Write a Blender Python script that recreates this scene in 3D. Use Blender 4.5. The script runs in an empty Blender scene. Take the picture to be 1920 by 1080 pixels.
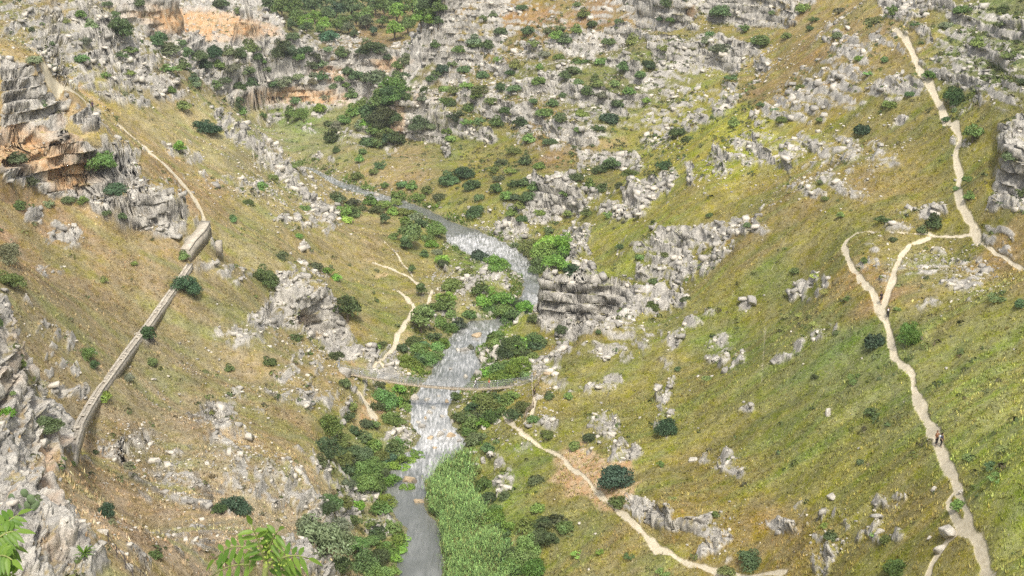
import bpy, bmesh, math, random
import numpy as np
from mathutils import Vector, Matrix

QUICK = 1.0            # terrain sampling factor (1 = full)
R = math.radians
scene = bpy.context.scene
# ------------------------------------------------------------------ camera
PITCH = R(-19.0); CAM = np.array([0.0, 0.0, 100.0]); FPX = 2637.0
cam_data = bpy.data.cameras.new("camera")
cam_data.sensor_width = 36.0
cam_data.lens = 36.0 * FPX / 1920.0
cam_data.clip_start = 0.1
cam_data.clip_end = 5000.0
cam = bpy.data.objects.new("camera", cam_data)
cam.location = CAM
cam.rotation_euler = (R(90) + PITCH, 0, 0)
scene.collection.objects.link(cam)
scene.camera = cam
# ------------------------------------------------------------------ sky, sun, exposure
SUN_EL, SUN_AZ = R(58), R(172)          # azimuth clockwise from +Y (north): high light from behind the camera, a little to the right
world = bpy.data.worlds.new("World")
scene.world = world
world.use_nodes = True
wn = world.node_tree
sky = wn.nodes.new("ShaderNodeTexSky")
sky.sky_type = 'NISHITA'
sky.sun_disc = False
sky.sun_elevation = SUN_EL
sky.sun_rotation = SUN_AZ
sky.altitude = 300
sky.air_density = 1.0
sky.dust_density = 6.0
sky.ozone_density = 0.6
bgn = wn.nodes["Background"]
cloudy = wn.nodes.new("ShaderNodeHueSaturation")      # thin bright overcast
cloudy.inputs["Saturation"].default_value = 0.45
wn.links.new(sky.outputs[0], cloudy.inputs["Color"])
wn.links.new(cloudy.outputs[0], bgn.inputs[0])
bgn.inputs[1].default_value = 0.135
sun_d = bpy.data.lights.new("sun", 'SUN')
sun_d.energy = 2.3
sun_d.angle = R(8)
sun_d.color = (1.0, 0.94, 0.845)
sun = bpy.data.objects.new("sun", sun_d)
sd = Vector((math.sin(SUN_AZ) * math.cos(SUN_EL), math.cos(SUN_AZ) * math.cos(SUN_EL), math.sin(SUN_EL)))
sun.rotation_euler = sd.to_track_quat('Z', 'Y').to_euler()
scene.collection.objects.link(sun)
vs = scene.view_settings
vs.view_transform = 'Standard'
vs.look = 'None'
vs.exposure = 0.62
vs.gamma = 1.0
scene.cycles.max_bounces = 5
scene.cycles.diffuse_bounces = 3
scene.cycles.use_denoising = False

# ------------------------------------------------------------------ helpers
C = scene.collection
rng = np.random.default_rng(7)

def link(o, parent=None):
    C.objects.link(o)
    if parent is not None:
        o.parent = parent
    return o

def tag(o, label=None, cat=None, group=None, kind=None):
    if label: o["label"] = label
    if cat: o["category"] = cat
    if group: o["group"] = group
    if kind: o["kind"] = kind
    return o

def empty(name, loc, rotz=0.0):
    o = bpy.data.objects.new(name, None)
    o.empty_display_size = 0.3
    o.location = loc
    o.rotation_euler = (0, 0, rotz)
    return link(o)

def mesh_np(name, verts, faces, mat=None, smooth=False, attrs=None):
    """mesh from arrays; faces an (n,3) or (n,4) int array or list of such"""
    me = bpy.data.meshes.new(name)
    fl = faces if isinstance(faces, list) else [faces]
    fl = [np.asarray(f, dtype=np.int32) for f in fl if len(f)]
    verts = np.asarray(verts, dtype=np.float32)
    me.vertices.add(len(verts))
    me.vertices.foreach_set("co", verts.ravel())
    loops = np.concatenate([f.ravel() for f in fl])
    sizes = np.concatenate([np.full(len(f), f.shape[1], dtype=np.int32) for f in fl])
    starts = np.concatenate([[0], np.cumsum(sizes)[:-1]]).astype(np.int32)
    me.loops.add(len(loops))
    me.loops.foreach_set("vertex_index", loops)
    me.polygons.add(len(sizes))
    me.polygons.foreach_set("loop_start", starts)
    me.polygons.foreach_set("loop_total", sizes)
    if smooth:
        me.polygons.foreach_set("use_smooth", np.ones(len(sizes), dtype=bool))
    me.update(calc_edges=True)
    for k, a in (attrs or {}).items():
        a = np.asarray(a, dtype=np.float32)
        if a.ndim == 1:
            at = me.attributes.new(k, 'FLOAT', 'POINT')
            at.data.foreach_set("value", a)
        else:
            at = me.attributes.new(k, 'FLOAT_COLOR', 'POINT')
            if a.shape[1] == 3:
                a = np.concatenate([a, np.ones((len(a), 1), np.float32)], 1)
            at.data.foreach_set("color", a.ravel())
    if mat is not None:
        me.materials.append(mat)
    return me

def obj_np(name, verts, faces, mat, parent=None, smooth=False, attrs=None):
    return link(bpy.data.objects.new(name, mesh_np(name, verts, faces, mat, smooth, attrs)), parent)

# ---- noise
def _h(ix, iy, iz, seed):
    n = (ix.astype(np.uint32) * np.uint32(374761393) + iy.astype(np.uint32) * np.uint32(668265263)
         + iz.astype(np.uint32) * np.uint32(2147483647) + np.uint32((seed * 974634777) & 0xffffffff))
    n = (n ^ (n >> np.uint32(13))) * np.uint32(1274126177)
    n = (n ^ (n >> np.uint32(15))) * np.uint32(2246822519)
    n = n ^ (n >> np.uint32(16))
    return n.astype(np.float32) / np.float32(4294967295.0)

def vn2(x, y, seed=0):
    x = np.asarray(x, np.float32); y = np.asarray(y, np.float32)
    ix = np.floor(x); iy = np.floor(y)
    fx = x - ix; fy = y - iy
    ix = ix.astype(np.int32); iy = iy.astype(np.int32)
    z = np.zeros_like(ix)
    fx = fx * fx * (3 - 2 * fx); fy = fy * fy * (3 - 2 * fy)
    a = _h(ix, iy, z, seed); b = _h(ix + 1, iy, z, seed)
    c = _h(ix, iy + 1, z, seed); d = _h(ix + 1, iy + 1, z, seed)
    return (a + (b - a) * fx) * (1 - fy) + (c + (d - c) * fx) * fy - 0.5

def fbm2(x, y, octs=4, seed=0, gain=0.5):
    s = 0; a = 1.0
    ca, sa = math.cos(0.6), math.sin(0.6)
    for k in range(octs):
        s = s + a * vn2(x, y, seed + k * 17)
        x, y = (x * ca - y * sa) * 2.03 + 13.1, (x * sa + y * ca) * 2.03 + 7.7
        a *= gain
    return s

def vn3(x, y, z, seed=0):
    ix = np.floor(x); iy = np.floor(y); iz = np.floor(z)
    fx = x - ix; fy = y - iy; fz = z - iz
    ix = ix.astype(np.int32); iy = iy.astype(np.int32); iz = iz.astype(np.int32)
    fx = fx * fx * (3 - 2 * fx); fy = fy * fy * (3 - 2 * fy); fz = fz * fz * (3 - 2 * fz)
    def L(k):
        a = _h(ix, iy, iz + k, seed); b = _h(ix + 1, iy, iz + k, seed)
        c = _h(ix, iy + 1, iz + k, seed); d = _h(ix + 1, iy + 1, iz + k, seed)
        return (a + (b - a) * fx) * (1 - fy) + (c + (d - c) * fx) * fy
    l0 = L(0); l1 = L(1)
    return l0 + (l1 - l0) * fz - 0.5

def fbm3(x, y, z, octs=3, seed=0, gain=0.5):
    s = 0; a = 1.0
    x = np.asarray(x, np.float32); y = np.asarray(y, np.float32); z = np.asarray(z, np.float32)
    for k in range(octs):
        s = s + a * vn3(x, y, z, seed + 13 * k)
        x, y, z = x * 2.03 * .83 - y * 2.03 * .56 + 3.1, x * 2.03 * .56 + y * 2.03 * .83 + 7.3, z * 2.03 + 1.7
        a *= gain
    return s

def worley3(x, y, z, seed=0):
    """F1, F2 and the random value of the nearest cell"""
    ix = np.floor(x).astype(np.int32); iy = np.floor(y).astype(np.int32); iz = np.floor(z).astype(np.int32)
    f1 = np.full(x.shape, 9.0, np.float32); f2 = f1.copy(); rid = np.zeros(x.shape, np.float32)
    for dx in (-1, 0, 1):
        for dy in (-1, 0, 1):
            for dz in (-1, 0, 1):
                jx, jy, jz = ix + dx, iy + dy, iz + dz
                px = jx + _h(jx, jy, jz, seed); py = jy + _h(jx, jy, jz, seed + 1); pz = jz + _h(jx, jy, jz, seed + 2)
                d = np.sqrt((px - x) ** 2 + (py - y) ** 2 + (pz - z) ** 2).astype(np.float32)
                near = d < f1
                f2 = np.where(near, f1, np.minimum(f2, d))
                rid = np.where(near, _h(jx, jy, jz, seed + 3), rid)
                f1 = np.where(near, d, f1)
    return f1, f2, rid

def sstep(a, b, x):
    t = np.clip((x - a) / (b - a), 0, 1)
    return t * t * (3 - 2 * t)

def lin(c):
    c = np.asarray(c, float) / 255.0
    return np.where(c <= 0.04045, c / 12.92, ((c + 0.055) / 1.055) ** 2.4)

# ---- survey: sight lines of the standpoint, used once to place real positions on the ground
CT, ST = math.cos(PITCH), math.sin(PITCH)
def ray(u, v):
    a = (np.asarray(u, float) - 960) / FPX; b = (540 - np.asarray(v, float)) / FPX
    return np.stack([a, CT - ST * b, ST + CT * b], -1)
def at_y(u, v, y):
    d = ray(u, v); return CAM + d * (y / d[..., 1])[..., None]
def at_z(u, v, z):
    d = ray(u, v); return CAM + d * ((z - 100.0) / d[..., 2])[..., None]
def sight(p):
    q = np.asarray(p, float) - CAM
    f = q[..., 1] * CT + q[..., 2] * ST; up = -q[..., 1] * ST + q[..., 2] * CT
    f = np.maximum(f, 1e-3)
    return 960 + FPX * q[..., 0] / f, 540 - FPX * up / f, f
# ================================================================== terrain: surveyed spot heights
SY = """840 -60 600|1760 823 145|1650 560 190|1850 1065 112|1785 955 125|1710 710 163|1590 460 213|1700 460 207|1820 440 205|1800 330 225|1780 220 245|1720 130 268|1690 55 288|1900 490 192
1915 700 150|1915 900 118|1915 1070 100|1500 700 185|1500 900 155|1600 1060 130|1400 1060 146|1300 900 172|1300 750 195|1150 750 210|1100 650 232|1280 600 230|1400 600 220|1500 560 215
1020 535 262|1090 490 275|1180 545 258|1280 555 245|1130 430 292|1290 240 318|1200 330 305|1400 330 270|1400 450 240|1250 450 262|1550 250 270|1550 380 235|1500 120 318|1600 60 315|1640 0 325
1900 20 270|1900 150 235|1900 300 208|1880 390 203|1000 300 370|1040 340 335|1200 200 385|1100 250 375|1180 320 345|1200 100 410|1200 55 425|1230 -10 428|1400 60 400|1400 150 375|1350 -20 420
1000 100 430|1000 190 400|900 60 450|850 80 450|850 -5 453|780 170 430|745 190 424|850 260 405|900 220 410|735 140 470
500 200 470|560 205 468|450 190 468|680 195 475|560 100 487|450 120 480|700 95 498|760 80 500|640 75 515|700 65 530|780 60 530|560 60 510|500 30 500|700 0 600|600 0 580|800 0 600
400 110 452|460 110 466|330 80 435|300 50 437|450 60 466|520 60 488|500 95 476|300 -10 445|450 -5 474|400 170 445|420 200 440
150 0 320|250 90 340|380 160 345|450 225 348|530 290 350|590 350 340|430 300 310|300 200 315|100 50 305|0 70 290|0 -30 310|520 420 285|600 480 285|450 450 262|550 520 255|625 697 225
500 620 232|450 600 225|400 540 232|285 290 275|174 205 292|380 440 248|330 540 225|265 620 204|200 700 184|130 820 165|380 640 213|300 750 190|400 800 180|250 880 165|500 800 187|600 760 205
450 950 150|550 900 172|600 1050 155|650 850 190|300 1000 120|400 1060 115|500 1070 125|550 1040 140|220 1045 92|200 950 125|160 900 140
100 800 128|110 950 105|150 1050 88|60 1000 88|50 800 118|50 880 108|50 700 124|0 560 134|20 620 128
50 130 240|100 370 230|330 360 242|300 430 236|50 500 200|150 650 185|10 470 205|150 210 243|230 300 245"""
SZ = """840 1075 2|850 960 2|880 900 3|880 840 2|870 770 2|930 690 2|960 640 3|1000 620 3|940 420 3|860 400 3|760 350 3|650 320 3|620 260 3|560 230 3|660 230 3|700 280 3.5|800 310 4.5|880 360 4|480 215 3
735 1070 2|715 960 2|700 890 2|720 800 2.5|760 740 2|770 690 2.5|740 640 3.5|700 580 4|760 520 3|800 440 2.5|720 440 4|650 480 7|640 420 5|700 390 2.5|850 540 2|620 370 3|670 645 5
960 800 4|1010 840 6|1100 890 9|1160 950 10.5|1215 1020 12|1320 1072 13|1000 950 6|1000 1050 4|1150 1060 9|1010 610 3|1060 640 5|1040 415 5|740 268 2.5|950 330 6|900 300 6|680 950 4|650 1000 6"""
SW = """-12 140 .5|-12 115 1|0 100 14|-30 60 56|0 60 45|0 30 75|0 5 93.5|0 -10 97|-30 30 76|30 30 70|30 60 45|40 80 44|60 100 46|60 60 52|-60 60 62|-62 100 58|-70 130 58|-85 170 60
-140 0 75|-140 150 75|-140 300 75|-140 450 60|-140 620 50|130 0 75|130 150 80|130 300 85|130 450 75|130 620 60|0 720 48|-80 720 52|80 720 55|-90 400 4|-115 405 12"""
def rd(s): return np.array([[float(t) for t in q.split()] for q in s.replace("\n", "|").split("|") if q.strip()])
sy, sz, sw = rd(SY), rd(SZ), rd(SW)
CP = np.concatenate([at_y(sy[:, 0], sy[:, 1], sy[:, 2]), at_z(sz[:, 0], sz[:, 1], sz[:, 2]), sw])
RC = 6.0
def rbf_fit(P, smooth=0.0):
    n = len(P)
    d = np.sqrt(((P[:, None, :2] - P[None, :, :2]) ** 2).sum(-1) + RC * RC)
    A = np.zeros((n + 3, n + 3))
    A[:n, :n] = -d + np.eye(n) * smooth
    A[:n, n] = A[n, :n] = 1
    A[:n, n + 1:] = P[:, :2] / 100; A[n + 1:, :n] = P[:, :2].T / 100
    return np.linalg.solve(A, np.concatenate([P[:, 2], [0, 0, 0]]))
CW = rbf_fit(CP, 0.15)
# base surface on a 1 m raster, bilinear afterwards
GX0, GX1, GY0, GY1 = -170, 170, -20, 740
gx = np.arange(GX0, GX1 + 1); gy = np.arange(GY0, GY1 + 1)
GXX, GYY = np.meshgrid(gx, gy)
def rbf_eval(x, y):
    out = np.zeros(x.shape)
    n = len(CP)
    for i in range(n):
        out -= CW[i] * np.sqrt((x - CP[i, 0]) ** 2 + (y - CP[i, 1]) ** 2 + RC * RC)
    return out + CW[n] + CW[n + 1] * x / 100 + CW[n + 2] * y / 100
GZ = rbf_eval(GXX.astype(float), GYY.astype(float)).astype(np.float32)

def raster(G, x, y, x0, y0, s):
    fx = np.clip((x - x0) / s, 0, G.shape[1] - 1.001); fy = np.clip((y - y0) / s, 0, G.shape[0] - 1.001)
    ix = fx.astype(int); iy = fy.astype(int); fx = fx - ix; fy = fy - iy
    return (G[iy, ix] * (1 - fx) + G[iy, ix + 1] * fx) * (1 - fy) + (G[iy + 1, ix] * (1 - fx) + G[iy + 1, ix + 1] * fx) * fy

# ---- the river: its two banks on the water level
BL = "562 318|590 345|640 354|690 370|735 388|790 402|835 427|842 455|865 470|905 490|950 500|975 515|985 540|965 575|930 598|885 602|855 620|830 655|812 690|795 720|775 745|765 790|790 815|768 845|750 862|742 880|715 895|728 925|725 945|745 970|765 1000|752 1040|745 1080"
BR = "592 318|625 335|690 358|750 375|800 392|850 418|905 436|945 455|985 480|1008 510|1016 545|1010 575|985 600|942 612|915 632|890 660|905 685|890 705|860 735|838 770|850 800|874 830|860 852|820 877|800 905|795 940|800 960|828 1000|830 1040|830 1080"
bl, br = rd(BL), rd(BR)
BLw = at_z(bl[:, 0], bl[:, 1], 0 * bl[:, 0])[:, :2]; BRw = at_z(br[:, 0], br[:, 1], 0 * br[:, 0])[:, :2]
BLw = np.concatenate([[[-125, 404], [-90, 398], [-70, 396]], BLw, [[-14, 150], [-16, 120], [-14, 80]]])
BRw = np.concatenate([[[-125, 414], [-90, 408], [-68, 405]], BRw, [[-7.5, 150], [-8, 120], [-6, 80]]])
RIVER = np.concatenate([BLw, BRw[::-1]])
def in_poly(P, x, y):
    ins = np.zeros(x.shape, bool); n = len(P); j = n - 1
    for i in range(n):
        xi, yi = P[i]; xj, yj = P[j]
        c = ((yi > y) != (yj > y)) & (x < (xj - xi) * (y - yi) / (yj - yi + 1e-12) + xi)
        ins ^= c; j = i
    return ins
def seg_dist(P, x, y, closed=False):
    d = np.full(x.shape, 1e9); n = len(P)
    for i in range(n if closed else n - 1):
        a = P[i]; b = P[(i + 1) % n]; ab = b - a
        t = np.clip(((x - a[0]) * ab[0] + (y - a[1]) * ab[1]) / (ab @ ab + 1e-9), 0, 1)
        d = np.minimum(d, (x - a[0] - t * ab[0]) ** 2 + (y - a[1] - t * ab[1]) ** 2)
    return np.sqrt(d)
RX0, RY0, RS = -130, 70, 0.5
rxx, ryy = np.meshgrid(np.arange(RX0, 60, RS), np.arange(RY0, 430, RS))
_wx = 0.9 * fbm2(rxx / 2.2, ryy / 2.2, 3, 91); _wy = 0.9 * fbm2(rxx / 2.2, ryy / 2.2, 3, 92)
RSD = seg_dist(RIVER, rxx + _wx, ryy + _wy, True); RSD = np.where(in_poly(RIVER, rxx + _wx, ryy + _wy), -RSD, RSD).astype(np.float32)
def river_d(x, y):
    o = raster(RSD, x, y, RX0, RY0, RS)
    off = (x < RX0 + 1) | (x > 58) | (y < RY0 + 1) | (y > 428)
    return np.where(off, 99.0, o)

def ground0(x, y):
    """smooth ground: spot heights and the river bed"""
    z = raster(GZ, x, y, GX0, GY0, 1.0)
    d = river_d(x, y)
    prof = np.where(d < 0, np.maximum(-0.9, -0.1 + 0.5 * d), 0.05 + 0.22 * d)
    return np.where(d < 12, prof + (np.maximum(z, prof) - prof) * sstep(0.5, 12, d), z)

def knolls(x, y):
    z = ground0(x, y)
    k = sstep(0, 8, river_d(x, y))
    return z + k * sstep(70, 110, y) * 2.6 * fbm2(x / 55, y / 13 + .15 * vn2(x / 14, y / 14, 6), 2, 4) + k * (1.7 * fbm2(x / 17, y / 17, 2, 3) + 0.8 * fbm2(x / 5, y / 5, 2, 5))
# cliffs: within an outline the slope is gathered into one steep rise between two levels
CLIFFS = [("985 490|1070 470|1120 500|1170 535|1300 545|1310 590|1150 640|1050 660|990 640", 3.0, 10.0),
 ("728 180|760 172|810 178|835 230|840 290|728 290", 2.5, 13.5), ("395 120|480 90|600 90|690 90|790 85|770 150|690 210|560 215|420 212", 3.0, 8.0), ("395 110|480 85|600 85|700 85|800 70|780 130|690 170|560 175|420 180", 11.0, 8.0),
 ("-80 120|0 105|75 120|130 190|140 250|60 262|-80 265", 47.5, 11.0), ("-80 250|60 245|200 275|270 290|275 350|200 385|100 385|-80 350", 36.0, 10.5), ("170 355|260 335|345 355|360 400|340 445|240 440|180 405", 29.3, 6.0),
 ("225 -20|330 -30|460 -20|520 10|520 95|400 92|300 78|225 30", 30.0, 13.0), ("1000 320|1085 318|1095 385|1070 420|1000 425", 5.2, 8.0), ("1190 -30|1295 -30|1295 40|1240 62|1190 62", 35.5, 10.0), ("1325 -30|1480 -30|1490 45|1400 62|1325 50", 39.5, 9.0),
 ("520 500|560 500|610 555|680 650|675 690|620 672|560 610|520 560", 5.0, 9.0), ("1865 230|1960 200|1960 400|1850 400", 43.5, 8.0), ("1170 905|1250 945|1330 960|1330 1000|1240 1010|1170 960", 11.0, 4.0), ("1155 380|1180 340|1280 320|1280 345|1200 405", 14.0, 7.0), ("1220 85|1330 60|1410 90|1380 140|1230 135", 29.0, 6.5)]
CRS = 0.5; cxx, cyy = np.meshgrid(np.arange(-150, 130, CRS), np.arange(100, 560, CRS))
_cz = knolls(cxx, cyy); CLD = np.zeros(_cz.shape, np.float32)
_cu, _cv, _cf = sight(np.stack([cxx, cyy, _cz], -1))
for _t, _z0, _ht in CLIFFS:
    _P = rd(_t); _lo = _P.min(0) - 30; _hi = _P.max(0) + 30
    _k = (_cu > _lo[0]) & (_cu < _hi[0]) & (_cv > _lo[1]) & (_cv < _hi[1]) & (np.abs(_cz - _z0 - _ht / 2) < _ht * 2)
    if not _k.any(): continue
    _sd = np.where(in_poly(_P, _cu[_k], _cv[_k]), 1, -1) * seg_dist(_P, _cu[_k], _cv[_k], True) * _cf[_k] / FPX
    _w = sstep(-1.0, 1.2, _sd)
    _zz = _cz[_k] + 1.2 * fbm2(cxx[_k] / 4, cyy[_k] / 4, 2, 77)
    _p = np.clip((_zz - _z0) / _ht, 0, 1)
    CLD[_k] += (_w * .92 * _ht * (sstep(.33, .62, _p) - _p)).astype(np.float32)
# broken ledges: the same, repeated at a bed's height
for _t, _ht, _am in (("790 50|1190 40|1460 60|1440 160|1250 200|1090 300|960 290|800 250|780 130", 6.5, .85), ("1700 -20|1950 -20|1950 210|1800 200|1730 110", 4.2, .7), ("-40 -30|220 -30|330 120|480 230|540 330|440 260|250 190|90 110|-40 80", 4.2, .6), ("1330 250|1640 250|1640 340|1380 330|1180 400|1150 350", 4.0, .5)):
    _P = rd(_t); _lo = _P.min(0) - 30; _hi = _P.max(0) + 30
    _k = (_cu > _lo[0]) & (_cu < _hi[0]) & (_cv > _lo[1]) & (_cv < _hi[1])
    _sd = np.where(in_poly(_P, _cu[_k], _cv[_k]), 1, -1) * seg_dist(_P, _cu[_k], _cv[_k], True) * _cf[_k] / FPX
    _x, _y = cxx[_k], cyy[_k]
    _ph = (_cz[_k] + 3.2 * fbm2(_x / 26, _y / 26, 2, 78) + 1.4 * fbm2(_x / 6, _y / 6, 2, 79)) / _ht; _fr = _ph - np.floor(_ph)
    CLD[_k] += (sstep(-2, 5, _sd) * sstep(-.25, .25, fbm2(_x / 16, _y / 16, 2, 80)) * _am * _ht * (sstep(.12, .42, _fr) - _fr) * (np.abs(CLD[_k]) < .3)).astype(np.float32)
def ground1(x, y):
    """with knolls, hollows and cliffs"""
    z = knolls(x, y)
    c = raster(CLD, x, y, -150, 100, CRS)
    return z + np.where((x > -149) & (x < 129) & (y > 101) & (y < 559), c, 0) * sstep(0.5, 3, river_d(x, y))

def hit(u, v, tmax=760.0):
    """where sight lines meet the ground"""
    u = np.atleast_1d(np.asarray(u, float)); v = np.atleast_1d(np.asarray(v, float))
    d = ray(u, v); n = len(u)
    t = np.full(n, np.nan)
    ts = np.concatenate([np.arange(60, 330, 0.4), np.arange(330, tmax, 0.7)])
    for i in range(0, n, 200):
        dd = d[i:i + 200]
        X = dd[:, None, 0] * ts; Y = dd[:, None, 1] * ts; Z = 100 + dd[:, None, 2] * ts
        below = Z < np.maximum(ground1(X, Y), -0.05)
        k = below.argmax(1)
        t[i:i + 200] = np.where(below.any(1), ts[k], ts[-1])
    p = CAM + d * t[:, None]
    p[:, 2] = np.maximum(ground1(p[:, 0], p[:, 1]), 0)
    return p
# ================================================================== what covers the ground where (surveyed)
ROCK_POLY = [  # outline, strength
 ("0 112|60 122|82 160|125 222|135 255|180 280|245 285|262 335|310 350|345 385|345 425|330 440|250 425|180 400|150 372|100 368|30 340|0 335", 1.0),
 ("0 545|14 550|22 590|34 660|60 725|85 760|128 790|136 805|112 850|108 900|125 960|150 1010|168 1045|160 1085|-60 1100|-60 500", 1.0),
 ("150 -20|260 45|330 85|420 95|500 95|540 70|520 20|500 -20", 1.0),
 ("420 150|470 135|530 115|600 110|640 120|700 100|745 95|790 85|800 110|765 165|700 160|690 195|640 200|560 204|455 198|425 190", 1.0),
 ("455 90|560 60|600 80|610 115|520 115|470 130", 0.7),
 ("828 -10|832 80|880 70|990 100|1110 60|1190 60|1195 -20", 0.36),
 ("740 270|738 190|790 110|1000 100|1080 180|900 215|800 270", 0.38),
 ("1192 -20|1196 55|1240 50|1290 30|1330 40|1400 55|1480 45|1560 -20", 0.85),
 ("1020 75|1110 60|1180 60|1170 90|1100 110|1040 100", 0.95),
 ("1230 90|1330 65|1370 70|1400 100|1380 130|1290 140|1230 130", 0.9),
 ("970 200|1090 160|1250 130|1300 150|1200 230|1080 290|1000 300|950 260", 0.34),
 ("1012 340|1075 325|1085 380|1040 400|1060 415|1000 420|985 390", 0.95),
 ("1080 285|1195 290|1210 320|1140 312|1085 315", 0.95),
 ("1160 380|1175 350|1265 325|1275 340|1235 365|1180 400|1150 415", 1.0),
 ("1008 530|1060 515|1078 488|1108 492|1115 520|1160 540|1285 552|1290 575|1180 600|1130 625|1060 642|1012 612", 1.0),
 ("1190 465|1240 430|1320 425|1330 450|1250 475", 0.95),
 ("462 600|520 545|520 510|550 505|575 530|605 555|640 600|668 645|672 670|650 682|615 660|590 640|560 620|520 610|470 625", 0.95),
 ("1175 925|1200 930|1245 960|1260 985|1330 960|1330 990|1260 1005|1200 975|1180 950", 1.0),
 ("930 420|950 405|990 420|1000 440|970 455|935 445", 0.9),
 ("1870 240|1930 215|1930 390|1850 395|1865 330|1880 290", 1.0),
 ("1648 -10|1652 30|1690 38|1730 30|1730 -10", 0.95),
]
ROCK_ELL = """100 60 110 45 -30 .55|170 100 80 40 -30 .62|280 115 90 35 -32 .6|330 180 70 15 -15 .5|205 185 25 8 -20 .8|250 190 35 10 0 .7|165 222 20 14 -30 .9|440 240 45 15 -35 .85|500 285 45 16 -50 .85|545 335 40 16 -55 .9|600 390 40 16 -45 .9|440 345 70 16 -10 .62|345 285 35 14 -20 .6|545 415 35 10 -10 .75|130 435 28 20 20 .85|70 405 14 11 0 .8|580 520 40 10 -40 .6
460 632 45 20 0 .7|405 780 34 22 -40 .85|455 815 25 12 -20 .7|212 850 28 16 0 .95|300 880 100 45 -30 .52|370 930 70 30 -40 .62|460 890 90 32 -42 .66|540 915 60 26 -45 .75|600 955 50 16 -45 .8|600 880 36 16 -40 .7|665 940 26 32 -50 .75|720 990 24 16 0 .8|580 1050 60 18 -38 1|270 1050 30 20 0 .5|340 1010 60 30 -30 .5|560 690 50 20 20 .6|575 745 24 16 -40 .8|650 740 24 40 -60 .6|690 720 20 20 0 .5|530 730 40 20 0 .6|470 760 60 16 -30 .5
60 620 40 20 20 .45|122 730 24 12 0 .95|80 690 30 20 0 .45|115 640 30 20 0 .5|60 565 14 10 0 .7|135 690 20 10 0 .7|270 640 16 14 0 .6|420 505 50 14 -20 .45|350 440 18 8 0 .5|95 505 30 6 0 .5
1370 440 60 16 12 .8|1195 402 24 10 25 .85|1110 370 36 12 30 .6|1145 395 10 16 60 .8|1220 575 50 18 0 .6|1280 635 14 55 -35 .75|1185 620 45 14 10 .65|1195 655 60 18 20 .5|1055 662 28 14 20 .8|1130 667 26 14 10 .8|1130 725 26 12 20 .75|1250 742 12 24 -20 .9|1130 800 22 30 30 .85|1010 690 26 22 30 .7|1030 740 40 20 20 .5|1015 795 24 22 30 .65|1172 850 22 30 60 .85|1110 830 40 14 20 .55|1345 1020 36 30 30 .85|1370 880 44 14 -15 .7|1345 870 12 12 0 .8|1480 1000 55 14 -8 .85|1545 1050 26 30 -50 .9|1645 943 34 12 10 .8|1650 998 26 12 15 .75|1620 1010 20 10 0 .6|1560 970 22 18 0 .6|1480 960 20 14 0 .5|1405 570 22 10 20 .85|1350 640 18 14 20 .7|1345 675 12 12 0 .8|1375 670 16 10 0 .7|1260 790 18 24 0 .7|1395 765 10 8 0 .8
1560 165 75 38 28 .72|1480 195 60 24 30 .7|1590 90 40 24 -30 .75|1400 110 36 20 20 .7|1690 165 55 18 5 .85|1650 75 16 12 20 .7|1720 80 60 30 -10 .5|1850 60 75 50 -15 .5|1830 125 90 35 -10 .52|1790 90 60 30 -20 .52|1880 170 50 24 0 .52|1380 290 60 22 28 .68|1475 290 90 26 8 .6|1590 290 80 22 0 .66|1560 350 80 24 0 .5|1745 402 34 10 0 .85|1700 425 40 10 0 .7|1640 480 30 26 45 .62|1790 510 70 30 -20 .66|1860 460 50 24 -20 .55|1740 560 40 20 0 .5|1660 500 30 40 70 .5|1520 535 34 12 40 .9|1500 650 50 12 35 .55|1300 232 36 14 25 .7|1360 190 30 16 30 .7|1240 255 30 24 20 .65|1260 200 60 30 25 .6|1520 210 50 14 25 .6|1695 235 18 10 0 .8|1880 240 30 12 0 .5|1800 265 14 14 0 .5|735 225 16 50 0 1|830 40 20 40 0 .9|905 60 60 10 5 .8|1010 95 50 8 10 .8|930 20 60 8 5 .7|860 140 70 10 10 .7|950 170 70 12 15 .75|1060 130 60 12 20 .75|1150 200 60 14 25 .75|1220 160 50 14 25 .75
920 515 26 16 -15 .9|965 565 14 7 0 .8|890 560 50 30 -60 .62|985 520 26 10 0 .6|905 775 40 30 0 .55|870 880 20 14 0 .6|910 665 50 16 10 .75|895 690 30 14 20 .8|770 655 40 10 0 .6|700 668 40 14 -12 .9|720 700 40 18 0 .7|760 830 40 16 -10 .7|790 780 30 20 0 .6|740 870 14 10 0 .5|890 440 36 10 -18 .7|860 448 22 16 -30 .7|610 300 24 8 -20 .5|600 215 12 10 0 .9|580 245 14 10 0 .7|660 258 34 18 0 .5|780 200 50 40 20 .75|920 860 26 16 -30 .6|940 905 30 16 0 .75|960 830 30 16 0 .5|830 600 20 20 0 .6
640 75 40 12 0 .8|640 85 30 8 0 .7|720 92 90 8 5 .8|560 130 60 20 0 .7|1085 210 40 16 30 .7|1040 195 60 24 10 .6|1010 235 40 20 30 .7|1060 255 30 20 30 .7"""
OCHRE = """60 285 75 34 0 1|100 255 60 20 0 .8|140 330 45 26 0 1|60 320 60 10 0 .6|380 45 120 22 -8 1|330 40 60 22 0 .7|560 185 90 14 0 .9|620 140 30 12 0 .7|745 235 14 40 0 .7|730 122 30 12 0 .8|20 690 24 60 0 .55|100 880 16 50 0 .6|90 1000 30 60 0 .4|1140 160 10 6 0 .5|30 760 24 30 0 .4|800 180 40 20 0 .4|580 610 26 14 -20 .4|1290 27 10 8 0 .8|480 192 40 10 0 .8"""
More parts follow.
